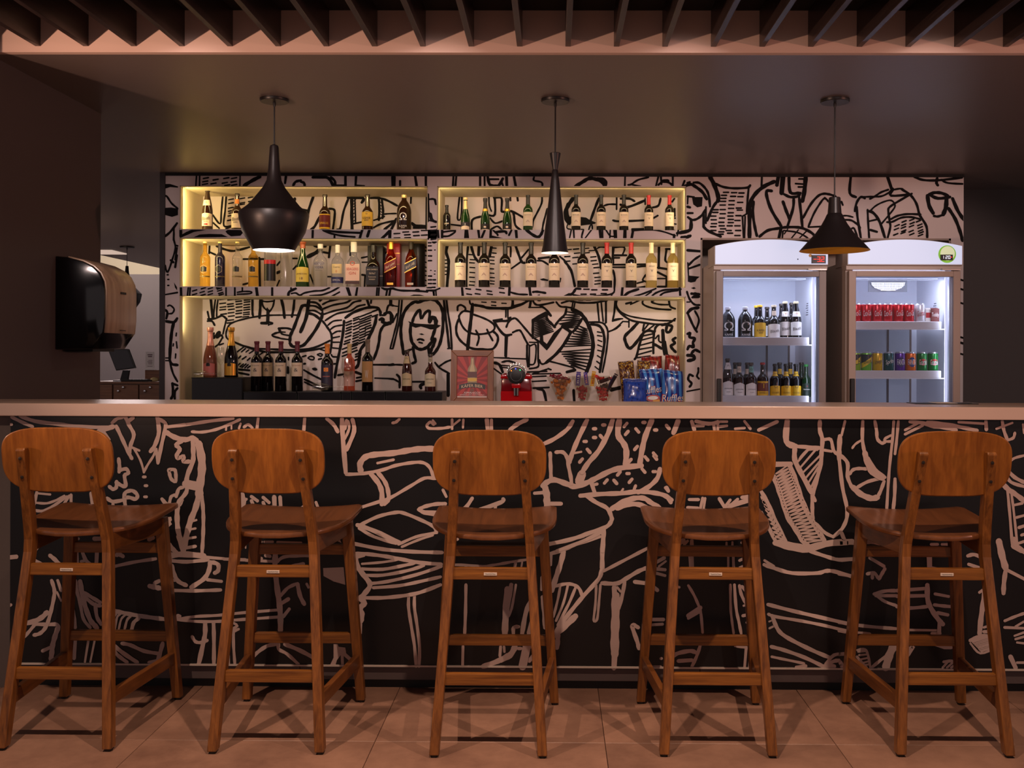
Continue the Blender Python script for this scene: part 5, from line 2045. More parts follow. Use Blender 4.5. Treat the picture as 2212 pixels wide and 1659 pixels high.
# upper right
bottle('bordeaux', 965.3, 444, 8.3, YBT, ZN1B, G_DARK, 'small dark half bottle of wine, leftmost on the upper right shelf', group=GR['ur'], cap=C_BLK, cap_h=.30, prints=[('ORIGEM', C_CREAM, .33, .05, 1.3)])
bottle('champagne', 1005.7, 428, 10.2, YBT, ZN1B, G_GREEN, 'green sparkling wine bottle with pale gold foil, upper right shelf', group=GR['ur'], cap=C_LGOLD, cap_h=.32, labels=[(plain((40, 36, 48)), .03, .30, 1.3), (C_CREAM, .09, .17, 1.0, arch)], prints=[('2', C_WHITE, .24, .05, .3)])
for k, (x, w_) in enumerate(((1048.3, 'left'), (1095.8, 'right'))):
    bottle('champagne', x, 429, 10, YBT, ZN1B, G_GREEN, 'green sparkling bottle with dark foil and gold band, %s one of the pair' % w_, group=GR['ur'], cap=C_BLK, cap_h=.30, labels=[(C_BLK, .03, .26, 1.3), (C_CREAM, .04, .10, .9), (C_CREAM, .14, .19, .25), (C_GOLD, .63, .70, 1.6)])
def wine(x, y, Y, zb, r, lb, g, glass=G_DARK, cap=C_BLK, miolo=False, lab=C_CREAM, band=None):
    pr_ = [('MIOLO', K_, .48, .028, 1.05), ('Y', K_, .385, .05, .5), ('-----', plain((150, 120, 100)), .27, .006, .9)] if miolo else [('Battistello', K_, .475, .028, 1.45), ('-----', plain((170, 80, 70)), .42, .005, 1.2), ('A', plain((170, 140, 130)), .31, .06, .9)]
    lb_ = [(lab, .185, .55, 1.28)] + ([(C_GOLD, .76, .80, 1.4)] if band else [])
    return bottle('bordeaux', x, y, r, Y, zb, glass, lb, group=g, cap=cap, cap_h=.24, labels=lb_, prints=pr_)
wine(1140.6, 422.5, YBT, ZN1B, 10.4, 'green glass wine bottle with cream label left of the conical pendant', GR['ur'], G_GREEN)
for k, x in enumerate((1244.4, 1298.7, 1347.8)):
    wine(x, 422, YBT, ZN1B, 10.2, 'dark wine bottle with cream label, %s right of the conical pendant, upper shelf' % ORD[k], GR['ur'])
for k, x in enumerate((1401.5, 1446.3)):
    wine(x, 423, YBT, ZN1B, 9.8, 'dark wine bottle with red capsule, %s of two at right end of upper shelf' % ('left', 'right')[k], GR['ur'], cap=C_RED, miolo=True, band=True)
# middle right
for k, x in enumerate((994.8, 1046.2, 1091.4, 1147.4, 1197.5, 1259)):
    wine(x, (523, 523.5, 525, 525, 524, 525)[k], YBT, ZN2B, 12.2, 'large dark wine bottle with cream label, %s from left on the middle right shelf' % ORD[k], GR['mr'])
for k, x in enumerate((1311, 1363.4)):
    wine(x, 524, YBT, ZN2B, 12, 'large dark wine bottle with red capsule, %s of two on the middle right shelf' % ('left', 'right')[k], GR['mr'], cap=C_RED, miolo=True, band=True)
for k, x in enumerate((1407.2, 1453.5)):
    wine(x, 522.5, YBT, ZN2B, 12, 'clear white wine bottle with cream capsule, %s of two on middle right shelf' % ('left', 'right')[k], GR['mr'], glass=G_WINE, cap=plain((240, 226, 190), .4), miolo=True)
# middle left: spirits
hexm = C_BLK
for k, (x, g_, lb) in enumerate(((443.2, G_YEL, 'tall slim bottle of amber liquor, leftmost on the middle left shelf'), (475.5, G_PLUM, 'tall slim bottle of dark purple liquor, middle left shelf'),
                               (513, G_CLEAR, 'tall slim clear liquor bottle with cream stopper, middle left shelf'), (547.4, G_YEL, 'tall slim amber bottle just left of the bowl pendant, middle left shelf'))):
    b_ = bottle('liquor', x, 516, 10.8, YBT, ZN2B, g_, lb, group=GR['ml'], cap=plain((236, 220, 150), .4), cap_h=.09, labels=[(C_BLK, .33, .42, .62, lambda u: 0.0075 * (1 - abs(u)))])
    H_ = P(x, 516, YBT).z - ZN2B; R_ = 10.8 / FPX * YBT
    hx = arc_patch(R_ + 0.0006, .33 * H_, .33 * H_ + 0.0001, .62, n=14); hx = MB()
    v = [];
    for u, zz_ in ((-.62, .33), (0, .295), (.62, .33), (.62, .43), (0, .465), (-.62, .43)): v.append(((R_ + .0012) * math.sin(u), -(R_ + .0012) * math.cos(u), zz_ * H_))
    hx.tube(v + [v[0]], 0.0011, 5).obj('label_outline', plain((190, 170, 150), .4), b_)
    arc_patch(R_ + 0.0006, .22 * H_, .245 * H_, 1.4).obj('label_band', plain((90, 74, 40), .5), b_)
bottle('tube', 584, 536, 13, YBT, ZN2B, G_CLEAR, 'clear cylinder with red and black label under the bowl pendant', group=GR['ml'], cap=plain((180, 60, 60), .4), cap_h=.06, labels=[(C_BLK, .18, .60, 1.3), (C_RED, .60, .70, 1.3)])
bottle('tube', 618.6, 534, 13, YBT, ZN2B, G_CLEAR, 'clear glass cylinder bottle with red cap right under the bowl pendant', group=GR['ml'], cap=plain((196, 90, 80), .4), cap_h=.12)
bottle('champagne', 654.2, 519, 14.6, YBT, ZN2B, G_GREEN, 'green whiskey bottle with yellow label right of the bowl pendant', group=GR['ml'], cap=plain((168, 84, 50), .4), cap_h=.17, labels=[(plain((214, 190, 84)), .13, .42, 1.25, arch)], prints=[('JAMESON', plain((90, 40, 30)), .29, .04, 1.7), ('18', plain((90, 40, 30)), .2, .05, .5)])
bottle('vodka', 692.2, 528, 15, YBT, ZN2B, G_CLEAR, 'clear vodka bottle with blue lettering and white cap', group=GR['ml'], cap=C_WHITE, cap_h=.10, prints=[('ABSOLUT', plain((24, 34, 110)), .555, .055, 1.75), ('VODKA', plain((24, 34, 110)), .47, .055, 1.3), ('country of sweden', plain((60, 60, 80)), .40, .02, 1.2)])
bottle('vodka', 729.5, 530, 13.3, YBT, ZN2B, G_CLEAR, 'clear tequila bottle with cream label and blue band', group=GR['ml'], cap=C_WHITE, cap_h=.18, labels=[(plain((222, 200, 150)), .34, .56, .9), (plain((44, 48, 92)), .12, .26, 1.3)], prints=[('Cuervo', K_, .49, .04, 1.1), ('ESPECIAL', C_WHITE, .19, .03, 1.3), ('o', C_ORANGE, .39, .05, .3)])
bottle('square', 764.5, 523, 16.4, YBT, ZN2B, G_CLEAR, 'clear square gin bottle with pink label and white cap', group=GR['ml'], cap=C_WHITE, cap_h=.22, labels=[(plain((232, 196, 176)), .16, .52, .92), (plain((70, 40, 34)), .09, .15, .92)], prints=[('SEAGERS', plain((190, 60, 40)), .41, .055, 1.55), ('GIN', plain((190, 60, 40)), .32, .06, .9), ('O', plain((196, 70, 30)), .53, .10, .65)])
bottle('square', 806.6, 530.5, 15, YBT, ZN2B, mat('glass_black_label', (20, 14, 12), .08, coat=.4), 'square black labelled whiskey bottle with black cap', group=GR['ml'], cap=C_BLK, cap_h=.16, labels=[(C_BLK, .08, .50, .9)], prints=[("JACK DANIEL'S", C_CREAM, .43, .04, 1.5), ('Old No.7', C_CREAM, .345, .04, .9), ('Tennessee', C_CREAM, .265, .03, 1.1), ('WHISKEY', C_CREAM, .205, .03, .9)])
SL = 0.12
for x, g_, m_, tx, cp, lb in ((844.9, G_RED, plain((120, 24, 26)), 'Red Label', C_GOLD, 'amber whisky bottle with slanted red label'), (888.3, G_RED, C_BLK, 'BLACK LABEL', plain((40, 34, 28)), 'amber whisky bottle with slanted black label')):
    bottle('walker', x, 517, 13.6, YBT, ZN2B, g_, lb + ' on the middle left shelf', group=GR['ml'], cap=cp, cap_h=.20, labels=[(C_GOLD, .31, .50, .92, None, SL), (m_, .325, .485, .92, None, SL), (C_GOLD if tx[0] == 'R' else C_CREAM, .07, .115, .5)], prints=[(tx, C_CREAM, .465, .055, 1.4, .6), ('Johnnie Walker', C_CREAM, .40, .02, 1.2, .6)])
def giftbox(x0, x1, y0, Y, zb, m, lb, rnd_=False, stripes=()):
    a, b_ = P(x0, y0, Y), P(x1, y0, Y); w_ = (b_.x - a.x) / 2; h = a.z - zb
    t = thing('gift_box', lb, 'box', ((a.x + b_.x) / 2, Y, zb))
    mb = MB().lathe([(0, 0), (w_, 0), (w_, h), (0, h)], 24) if rnd_ else MB().box((-w_, -w_, 0), (w_, w_, h))
    mb.obj('carton', m, t, 0.002, 40)
    (MB().lathe([(0, h), (w_ * 1.01, h), (w_ * 1.01, h + 0.004), (0, h + 0.004)], 24) if rnd_ else MB().box((-w_ * .99, -w_ * .99, h), (w_ * .99, w_ * .99, h + 0.002))).obj('lid', m, t)
    for zs, mm_ in stripes: MB().box((-w_, -w_ - 0.0006, zs * h), (w_, -w_, zs * h + 0.004)).obj('stripe', mm_, t)
    return t
YG = 6.72
giftbox(797, 830, 533, YG, ZN2B, C_BLK, 'black gift carton behind the square black labelled whiskey bottle', stripes=((.3, C_CREAM),))
giftbox(838, 866, 519, YG, ZN2B, C_RED, 'red gift carton behind the red labelled whisky bottle', stripes=((.72, C_GOLD), (.5, C_GOLD)))
giftbox(889, 918, 522, YG, ZN2B, C_BLK, 'round black gift tube behind the black labelled whisky bottle', True)
# black risers on the back counter
def riser(x0, x1, yt, Y0, Y1, lb):
    a, b_ = P(x0, yt, Y0), P(x1, yt, Y0); z = a.z
    t = thing('display_riser', lb, 'riser', ((a.x + b_.x) / 2, Y0, ZBK), group='black display risers'); w_ = (b_.x - a.x) / 2; h = z - ZBK
    MB().box((-w_, 0, h - 0.006), (w_, Y1 - Y0, h)).obj('top_board', C_BLK, t, 0.001)
    MB().box((-w_ + 0.004, 0.004, 0), (w_ - 0.004, 0.012, h - 0.006)).obj('front_board', mat('riser_black', (22, 20, 24), 0.22), t)
    for s_ in (-1, 1): MB().box((s_ * w_ - 0.004 - 0.004 * s_, 0.012, 0), (s_ * w_ + 0.004 - 0.004 * s_, Y1 - Y0, h - 0.006)).obj('side_board', C_BLK, t)
    return z
YR0, YR1 = 6.47, 6.72
zr1 = riser(413, 523, 815.5, YR0, YR1, 'tall black riser at the left end of back counter, under sparkling wines')
zr2 = riser(525, 640, 846, YR0, YR1, 'low black riser under the four red wine bottles')
zr3 = riser(642, 735, 846, YR0, YR1, 'low black riser under the dark blue labelled bottle')
zr3b = riser(760, 831, 846, YR0, YR1, 'low black riser under the bottle with a kraft label')
zr4 = riser(833, 955, 846, YR0, YR1, 'low black riser under the two beer bottles')
YR = 6.58
def flute_cap(*a): pass
for x, g_, cp, lb, lm in ((454.5, mat('glass_rose_dark', (150, 86, 66), .06, trans=.55, coat=.3), C_PINKF, 'rosé sparkling wine bottle with pink foil on tall riser', plain((196, 110, 104))), (499.8, G_DARK, C_GOLD, 'dark sparkling wine bottle with orange gold foil on tall riser', C_GOLD)):
    bottle('champagne', x, 708, 14.6, YR, zr1, g_, lb, group=GR['lo'], cap=cp, cap_h=.36, labels=[(lm, .04, .27, 1.0, arch), (C_BLK, .225, .275, .28, arch)])
for k, x in enumerate((554.8, 579, 607, 642.4)):
    bottle('bordeaux', x, 738, 12.2, YR + (.05 if k == 1 else 0), zr2 if k < 3 else zr3, G_DARK, 'dark red wine bottle with maroon capsule, %s of four on low risers' % ORD[k], group=GR['lo'], cap=C_MAROON, cap_h=.20, labels=[(plain((206, 186, 160)) if k != 1 else plain((178, 150, 112)), .30, .575, 1.2)], prints=[('Don Laurindo', plain((60, 50, 50)) if k < 3 else plain((150, 60, 50)), .52, .02, 1.5), ('&', plain((60, 54, 56)), .43, .07, .7)])
bottle('bordeaux', 707, 743.5, 12.8, YR, zr3, G_DARK, 'dark wine bottle with navy label and orange sun', group=GR['lo'], cap=C_ORANGE, cap_h=.20, labels=[(plain((34, 28, 48)), .12, .56, 1.25), (plain((226, 130, 40)), .42, .50, .38)], prints=[('O', C_BRN, .46, .05, .4), ('ORIGEM', plain((214, 120, 100)), .315, .025, 1.25)])
# narrow ledge carrying the rosé bottle and its glass between two risers
zr5 = riser(737, 758, 846, YR0, YR1, 'narrow black riser between two wider risers')
bottle('bordeaux', 755, 743.5, 12, YR + 0.085, zr3b, G_ROSE, 'rosé wine bottle with pale capsule behind a wine glass', group=GR['lo'], cap=plain((196, 170, 120), .4), cap_h=.20, labels=[(plain((206, 160, 144)), .10, .42, 1.2)], R=.0365)
bottle('bordeaux', 794.3, 734, 12, YR, zr3b, G_DARK, 'dark wine bottle with kraft label and clear neck sleeve', group=GR['lo'], cap=plain((120, 104, 90), .3), cap_h=.24, labels=[(C_KRAFT, .18, .58, 1.2)], prints=[('W', C_WHITE, .33, .16, .6)])
hexl = lambda u: -0.014 * abs(u)
bottle('weiss', 879.4, 757, 11, YR, zr4, mat('glass_redbrown', (54, 18, 14), .07, coat=.4), 'brown beer bottle with pointed cream neck label, left of two on riser', group=GR['lo'], cap=C_STEELCAP, cap_h=.05, labels=[(plain((208, 190, 150)), .13, .46, 1.2, hexl), (plain((208, 190, 150)), .68, .86, .9)], prints=[('LEOPOLDINA', K_, .30, .03, 1.5), ('O', K_, .80, .05, .4)])
bottle('beer', 929.7, 765.5, 12, YR, zr4, MATS['glass_redbrown'], 'brown beer bottle with grey neck label, right of two on riser', group=GR['lo'], cap=C_STEELCAP, cap_h=.05, labels=[(plain((206, 192, 160)), .13, .50, 1.2, hexl), (plain((170, 162, 140)), .78, .92, 1.1)], prints=[('LEOPOLDINA', K_, .33, .032, 1.5), ('PILSEN', plain((30, 80, 70)), .23, .025, .8), ('O', K_, .85, .05, .4)])
# wine glasses
M_WG = bpy.data.materials.new('wine_glass'); M_WG.use_nodes = True
N, L = nt(M_WG); N.remove(N['Principled BSDF'])
_t = N.new('ShaderNodeBsdfTransparent'); _g = N.new('ShaderNodeBsdfGlossy'); _x = N.new('ShaderNodeMixShader'); _x.inputs[0].default_value = 0.09
_t.inputs[0].default_value = lin((250, 250, 248)); _g.inputs['Roughness'].default_value = 0.08
L.new(_t.outputs[0], _x.inputs[1]); L.new(_g.outputs[0], _x.inputs[2]); L.new(_x.outputs[0], N['Material Output'].inputs[0])
def wineglass(x, y0, y1, rpx, Y, zb, lb, lying=None):
    S = FPX / Y; H = (y1 - y0) / S; R = rpx / S
    p = P(x, y1, Y); t = thing('wine_glass', lb, 'glass', (p.x, Y, zb), group='wine glasses on the risers')
    prof = [(0, 0), (R * .85, 0), (R * .85, .004), (.006, .012), (.0038, .03), (.0038, H * .38), (.008, H * .42), (R * .75, H * .52), (R, H * .68), (R * .95, H * .82), (R * .8, H), (R * .8 - .001, H), (R * .92, H * .82), (R - .003, H * .68), (R * .7, H * .53), (0, H * .44)]
    foot = MB().lathe(prof[:3] + [(.006, .012), (0, .012)], 28).obj('foot', M_WG, t, 0, 50)
    st = MB().lathe([(0, .011)] + prof[3:7] + [(0, H * .43)], 14).obj('stem', M_WG, t, 0, 50)
    bw = MB().lathe([(0, H * .415)] + prof[6:], 28).obj('bowl', M_WG, t, 0, 50)
    if lying is not None:
        t.rotation_euler = (0, math.radians(90) if lying > 0 else math.radians(-90), math.radians(12)); t.location = (p.x, Y, zb + R + 0.001)
    return t
wineglass(476, 750, 815.5, 9.5, YR - 0.06, zr1, 'stemmed glass standing between the two sparkling wine bottles')
wineglass(750.6, 775, 846, 14, YR + 0.005, zr5, 'stemmed wine glass standing in front of the rosé bottle')
wineglass(476, 760, 815, 8, YR0 + 0.045, zr1, 'stemmed glass lying on the tall riser before the rosé sparkling bottle', -1)
wineglass(742, 780, 846, 10, YR0 + 0.035, zr3, 'stemmed glass lying on the low riser before the navy labelled bottle', -1)

# fridge bottles
GF1, GF2 = 'bottles on the upper shelf of the beer fridge', 'bottles on the second shelf of the beer fridge'
YF1 = YF + 0.17
for k, x in enumerate((1572.5, 1609.7)):
    bottle('growler', x, 664, 15.6, YF1, Z1, G_DARK, 'dark growler with white print, %s on the upper beer fridge shelf' % ('leftmost', 'second')[k], group=GF1, cap=plain((206, 206, 214), .4), cap_h=.08, prints=[('KÄFER', C_WHITE, .14, .07, 1.2), ('Ω', C_WHITE, .40, .28, 1.35)])
bottle('beer', 1641.5, 660, 12.6, YF1, Z1, G_DARK, 'beer bottle with yellow label and yellow cap, upper fridge shelf', group=GF1, cap=C_YEL, cap_h=.05, labels=[(C_YEL, .06, .46, 1.3, arch)], prints=[('KÄFER', K_, .26, .07, 1.4), ('BIER', K_, .18, .04, .7)])
bottle('beer', 1671.5, 660, 13, YF1, Z1, G_DARK, 'dark beer bottle with white arched label and round neck label, upper fridge shelf', group=GF1, cap=plain((190, 176, 150), .4), cap_h=.05, labels=[(C_WHITE, .05, .42, 1.3, arch), (C_CREAM, .70, .84, 1.0)], prints=[('Blauth', K_, .24, .09, 1.5, .15)])
for k, x in enumerate((1696, 1719.4)):
    bottle('weiss', x, 652, 12, YF1 + (0.03 if k == 0 else 0), Z1, G_DARK, 'tall dark beer with white label and pointed neck label, %s of two in fridge' % ('left', 'right')[k], group=GF1, cap=plain((200, 186, 150), .4), cap_h=.05, labels=[(C_WHITE, .10, .44, 1.3, arch), (C_WHITE, .60, .74, 1.0)], prints=[('Blauth', K_, .28, .085, 1.5, .15), ('o', C_ORANGE, .68, .045, .4)])
for k, (x, y, cp) in enumerate(((1634, 661, C_YEL), (1657, 664, C_STEELCAP), (1688, 657, C_STEELCAP), (1710, 655, C_STEELCAP))):
    bottle('beer', x, y, 11.5, YF1 + 0.14, Z1, G_DARK, '%s bottle in the back row of the upper beer fridge shelf' % ORD[k], group='back row bottles in the beer fridge', cap=cp, cap_h=.05, labels=[(C_WHITE, .1, .42, 1.2)])
row2 = [(1572, 775, 'weiss', 'W'), (1596.5, 784, 'beer', 'C'), (1622.5, 784, 'beer', 'T'), (1647.5, 784, 'beer', 'R'), (1674, 787, 'beer', 'Y'), (1697.7, 787, 'beer', 'Y'), (1719, 787, 'beer', 'Y'), (1741, 788, 'beer', 'H')]
yk = 0
for x, y, kd, c in row2:
    if c in 'WCT':
        nm = {'W': 'white pointed neck label', 'C': 'cream neck label', 'T': 'turquoise neck label'}[c]; nc = {'W': C_WHITE, 'C': C_CREAM, 'T': plain((110, 168, 160))}[c]
        bottle(kd, x, y, 12, YF1, Z2, G_BROWN, 'brown beer bottle with %s, second shelf of beer fridge' % nm, group=GF2, cap=C_STEELCAP, cap_h=.05, labels=[(C_WHITE, .04, .42, 1.25, hexl), (nc, .72, .90, 1.1)], prints=[('LEOPOLDINA', K_, .22, .03, 1.5), ('O', K_, .81, .06, .4), ('PILSEN', K_, .13, .02, .7)])
    elif c == 'R':
        bottle(kd, x, y, 12, YF1, Z2, G_BROWN, 'beer bottle with red cap and brown yellow label, second fridge shelf', group=GF2, cap=C_RED, cap_h=.05, labels=[(C_YEL, .04, .46, 1.3), (plain((112, 56, 40)), .17, .42, 1.3)], prints=[('XIMANGOS', K_, .12, .05, 1.6), ('T', C_YEL, .34, .16, .7)])
    elif c == 'Y':
        bottle(kd, x, y, 11, YF1, Z2, G_DARK, 'dark beer bottle with yellow label and collar, %s of three in fridge' % ORD[yk], group=GF2, cap=C_BLK, cap_h=.06, labels=[(C_YEL, .03, .32, 1.3, arch), (C_YEL, .64, .78, 1.3)], prints=[('COLORADO', K_, .13, .05, 1.6), ('O', plain((90, 80, 70)), .32, .10, .6), ('COLORADO', K_, .71, .04, .8)]); yk += 1
    else:
        bottle(kd, x, y, 11, YF1, Z2, mat('glass_beer_green', (14, 44, 18), .07, coat=.4), 'green beer bottle with dark oval label, right end of second fridge shelf', group=GF2, cap=plain((40, 120, 50), .4), cap_h=.06, labels=[(plain((24, 40, 28)), .06, .40, 1.0, arch)], prints=[('Heineken', C_WHITE, .24, .035, 1.4), ('★', C_RED, .34, .05, .3)])
for k, x in enumerate((1588, 1614, 1684, 1707, 1731)):
    bottle('beer', x, 784, 11, YF1 + 0.15, Z2, G_DARK if k < 4 else MATS['glass_beer_green'], '%s bottle in the back row of the second beer fridge shelf' % ORD[k], group='back row bottles in the beer fridge', cap=C_STEELCAP, cap_h=.06, labels=[(C_CREAM if k < 2 else C_YEL, .66, .82, 1.1)] if k < 4 else [])

# cans
def can(x, Y, zb, c, lb, text=None, tc=C_WHITE, c2=None, H=.122, R=.0315, rz=0, disc=None, tilt=0):
    p = P(x, 700, Y); t = thing('drink_can', lb, 'can', (p.x, Y, zb), rz, 'cans in the soda fridge')
    M_AL = mat('can_aluminium', (196, 196, 200), 0.3, metal=0.9)
    MB().lathe([(0, .004), (R * .7, .004), (R * .8, 0), (R * .86, .002), (R, .012), (R, H - .014), (R * .95, H - .008)], 28).obj('can_body', plain(c, 0.22, metal=0.25), t, 0, 40)
    MB().lathe([(R * .95, H - .008), (R * .82, H - .002), (R * .82, H), (R * .77, H), (R * .75, H - .005), (0, H - .005)], 28).obj('can_lid', M_AL, t, 0, 40)
    if c2: arc_patch(R + .0004, .013, H - .015, 1.5, n=16).obj('label_band', plain(c2, .3), t) if disc is None else None
    if disc:
        v = [(0, 0)] + [(disc[1] * math.cos(k * math.pi / 10), disc[2] * math.sin(k * math.pi / 10)) for k in range(20)]
        MB().add([wrap(R + .0006)(u, H * .5 + w_) for u, w_ in v], [(0, 1 + k, 1 + (k + 1) % 20) for k in range(20)]).obj('label_disc', plain(disc[0], .4), t)
    if text: text_flat(MB(), text, R * 1.62, H * (.28 if len(text) > 4 else .3), lambda u, v: wrap(R + .0012)(u, H * .5 + v + u * tilt)).obj('label_print', tc, t)
    return t
YC = YF + 0.145
for k, x in enumerate((1848, 1870.6, 1893.5, 1916.5, 1939.6, 1962.6)):
    can(x, YC, Z3, (196, 20, 34), 'red cola can with white script, %s from left on the top soda shelf' % ORD[k], 'Coca-Cola', rz=(.2, 0, .15, -.1, .2, .1)[k], tilt=.12)
can(1986.5, YC, Z3, (226, 226, 230), 'white soda can right of the red cola cans', 'Guaraná', C_RED, tilt=.15)
def carton(x, w_, h, Y, zb, m, lb, text, tc):
    p = P(x, 690, Y); t = thing('drink_carton', lb, 'carton', (p.x, Y, zb), group='small cartons in the soda fridge')
    b_ = MB().box((-w_, -w_, 0), (w_, w_, h)).obj('carton_box', m, t, 0.002); text_flat(MB(), text, w_ * 1.7, h * .35, lambda u, v: (u, -w_ - .0006, h * .55 + v)).obj('label_print', tc, b_)
    MB().box((-w_ * .9, -w_ * .3, h), (w_ * .9, w_ * .3, h + .004)).obj('top_fold', m, t)
carton(2003, .017, .09, YC, Z3, C_WHITE, 'small white carton beside the white soda can', '-', C_RED)
carton(2017, .025, .09, YC, Z3, plain((110, 40, 34)), 'small brown chocolate drink carton at right end of soda shelf', 'Toddy', C_WHITE)
KC = [(1848, (150, 190, 50), 'SCH', K_, 'lime green and yellow soda can cut by the door frame'), (1871.5, (120, 196, 60), 'Schweppes', K_, 'black and green soda can with diagonal yellow band'), (1895.3, (216, 176, 30), 'Schweppes', K_, 'plain yellow soda can on the lower soda shelf'),
      (1919.5, (20, 80, 84), 'Sprite', C_WHITE, 'dark teal soda can with white lettering'), (1944, (92, 44, 150), 'FANTA', C_WHITE, 'purple soda can on the lower soda shelf'), (1967, (222, 110, 24), 'FANTA', C_WHITE, 'orange soda can on the lower soda shelf'),
      (1991, (24, 120, 50), 'Guaraná', C_WHITE, 'green soda can with red badge next to the orange can'), (2015, (24, 120, 50), 'Guaraná', C_WHITE, 'green soda can with red badge at right end of shelf')]
for k, (x, c, tx, tcm, lb) in enumerate(KC):
    t = can(x, YC, Z4, c, lb, tx, tcm, tilt=.25 if k < 4 else 0, disc={4: ((40, 30, 90), .022, .03), 5: ((30, 50, 110), .022, .03), 6: ((190, 60, 60), .022, .02), 7: ((190, 60, 60), .022, .02)}.get(k))
    if k in (0, 1):
        R = .0319; v = []
        for i in range(13):
            a = -1.5 + 3 * i / 12; zlo = .045 + .022 * math.sin(a); v += [(R * math.sin(a), -R * math.cos(a), zlo), (R * math.sin(a), -R * math.cos(a), zlo + .03)]
        MB().add(v, [(2 * i, 2 * i + 2, 2 * i + 3, 2 * i + 1) for i in range(12)]).obj('label_band', plain((226, 196, 40), .3), t)
        v = []
        for i in range(13):
            a = -1.5 + 3 * i / 12; zlo = .075 + .022 * math.sin(a); v += [(R * math.sin(a), -R * math.cos(a), zlo), (R * math.sin(a), -R * math.cos(a), .107)]
        MB().add(v, [(2 * i, 2 * i + 2, 2 * i + 3, 2 * i + 1) for i in range(12)]).obj('label_band', plain((30, 40, 44), .3), t)
# ------------------------------------------------------------------ framed beer advert on the back counter
YP = 6.56
def zp(y, Y=YP): return P(1106, y, Y).z
a, b_ = P(974, 810, YP), P(1066, 810, YP); w_ = (b_.x - a.x) / 2; zt = zp(757); h = zt - ZBK
fp = thing('framed_advert', 'wooden framed red advert with beer bottle on the back counter', 'picture frame', ((a.x + b_.x) / 2, YP, ZBK)); fp.rotation_euler = (math.radians(-5), 0, 0)
M_FRW2 = wood('frame_wood', (104, 54, 14), (146, 82, 26), 0.45, 'Z'); M_FRW3 = wood('frame_wood_x', (104, 54, 14), (146, 82, 26), 0.45, 'X')
e = 0.040
def trap(pts, m): MB().prism(pts, -0.02, 0.0).obj('frame_bar', m, fp, 0.002, seg=1)
trap([(-w_, 0), (w_, 0), (w_ - e, e), (-w_ + e, e)], M_FRW3); trap([(-w_ + e, h - e), (w_ - e, h - e), (w_, h), (-w_, h)], M_FRW3)
trap([(-w_, 0), (-w_ + e, e), (-w_ + e, h - e), (-w_, h)], M_FRW2); trap([(w_, 0), (w_, h), (w_ - e, h - e), (w_ - e, e)], M_FRW2)
pr = MB().box((-w_ + e, -0.009, e), (w_ - e, -0.006, h - e)).obj('poster', plain((140, 24, 24), .45), fp)
pw, ph = w_ - e, h - 2 * e
ry = MB()
for k in range(16):
    a0 = 2 * math.pi * k / 16; a1 = a0 + math.pi / 16; c = (0, e + ph * .45); pts = []
    for q in (a0, a1):
        r = min(pw / max(abs(math.cos(q)), 1e-3), (ph * (.55 if math.sin(q) > 0 else .45)) / max(abs(math.sin(q)), 1e-3)); pts.append((c[0] + r * math.cos(q), c[1] + r * math.sin(q)))
    ry.add([(c[0], -.0095, c[1])] + [(p[0], -.0095, p[1]) for p in pts], [(0, 1, 2)])
ry.obj('poster_rays', plain((186, 52, 44), .45), pr)
def sil(s_, zb_, prof, y): # flat printed silhouette
    v = [(-r * s_, y, zb_ + z * s_) for r, z in prof] + [(r * s_, y, zb_ + z * s_) for r, z in reversed(prof)]
    return MB().add(v, [tuple(range(len(v)))])
bp_ = [(.18, 0), (.18, .52), (.15, .60), (.08, .72), (.06, .98), (.07, 1.0)]
sil(ph * .62, e + ph * .36, bp_, -.0100).obj('printed_bottle', plain((150, 128, 92), .4), pr)
sil(ph * .62, e + ph * .36, [(.10, .05), (.10, .5), (.06, .66), (.03, .75), (.03, .95)], -.0103).obj('printed_shine', plain((196, 176, 132), .4), pr)
MB().box((-ph * .112, -.0106, e + ph * .40), (ph * .112, -.0103, e + ph * .48)).obj('printed_label', plain((220, 180, 60), .4), pr)
MB().box((-ph * .112, -.0106, e + ph * .49), (ph * .112, -.0103, e + ph * .63)).obj('printed_label', plain((90, 30, 24), .4), pr)
v = []
for k in range(13):
    u = -1 + 2 * k / 12; v += [(u * pw * .86, -.0108, e + ph * (.20 + .05 * (1 - u * u))), (u * pw * .86, -.0108, e + ph * (.315 + .05 * (1 - u * u)))]
MB().add(v, [(2 * i, 2 * i + 2, 2 * i + 3, 2 * i + 1) for i in range(12)]).obj('printed_ribbon', plain((26, 20, 20), .4), pr)
text_flat(MB(), 'KÄFER BIER', pw * 1.4, ph * .085, lambda u, v: (u, -.0112, e + ph * (.258 + .05 * (1 - (u / pw / .86) ** 2)) + v)).obj('printed_title', plain((226, 200, 160), .4), pr)
text_flat(MB(), 'XIMANGOS', pw * 1.1, ph * .05, lambda u, v: (u + v * .2, -.0108, e + ph * .125 + v)).obj('printed_title', C_WHITE, pr)
text_flat(MB(), 'AMERICAN FOOTBALL', pw * 1.65, ph * .024, lambda u, v: (u, -.0108, e + ph * .075 + v)).obj('printed_title', C_WHITE, pr)
MB().box((-pw * .97, -.0108, e + ph * .01), (pw * .97, -.0104, e + ph * .045)).obj('printed_band', plain((200, 180, 170), .4), pr)
MB().lathe([(0, 0), (ph * .05, 0), (ph * .05, .0004), (0, .0004)], 20).obj('printed_ball', plain((120, 60, 40), .4), pr, 0, None, (0, -.0112, e + ph * .185)).rotation_euler = (math.radians(90), 0, 0)

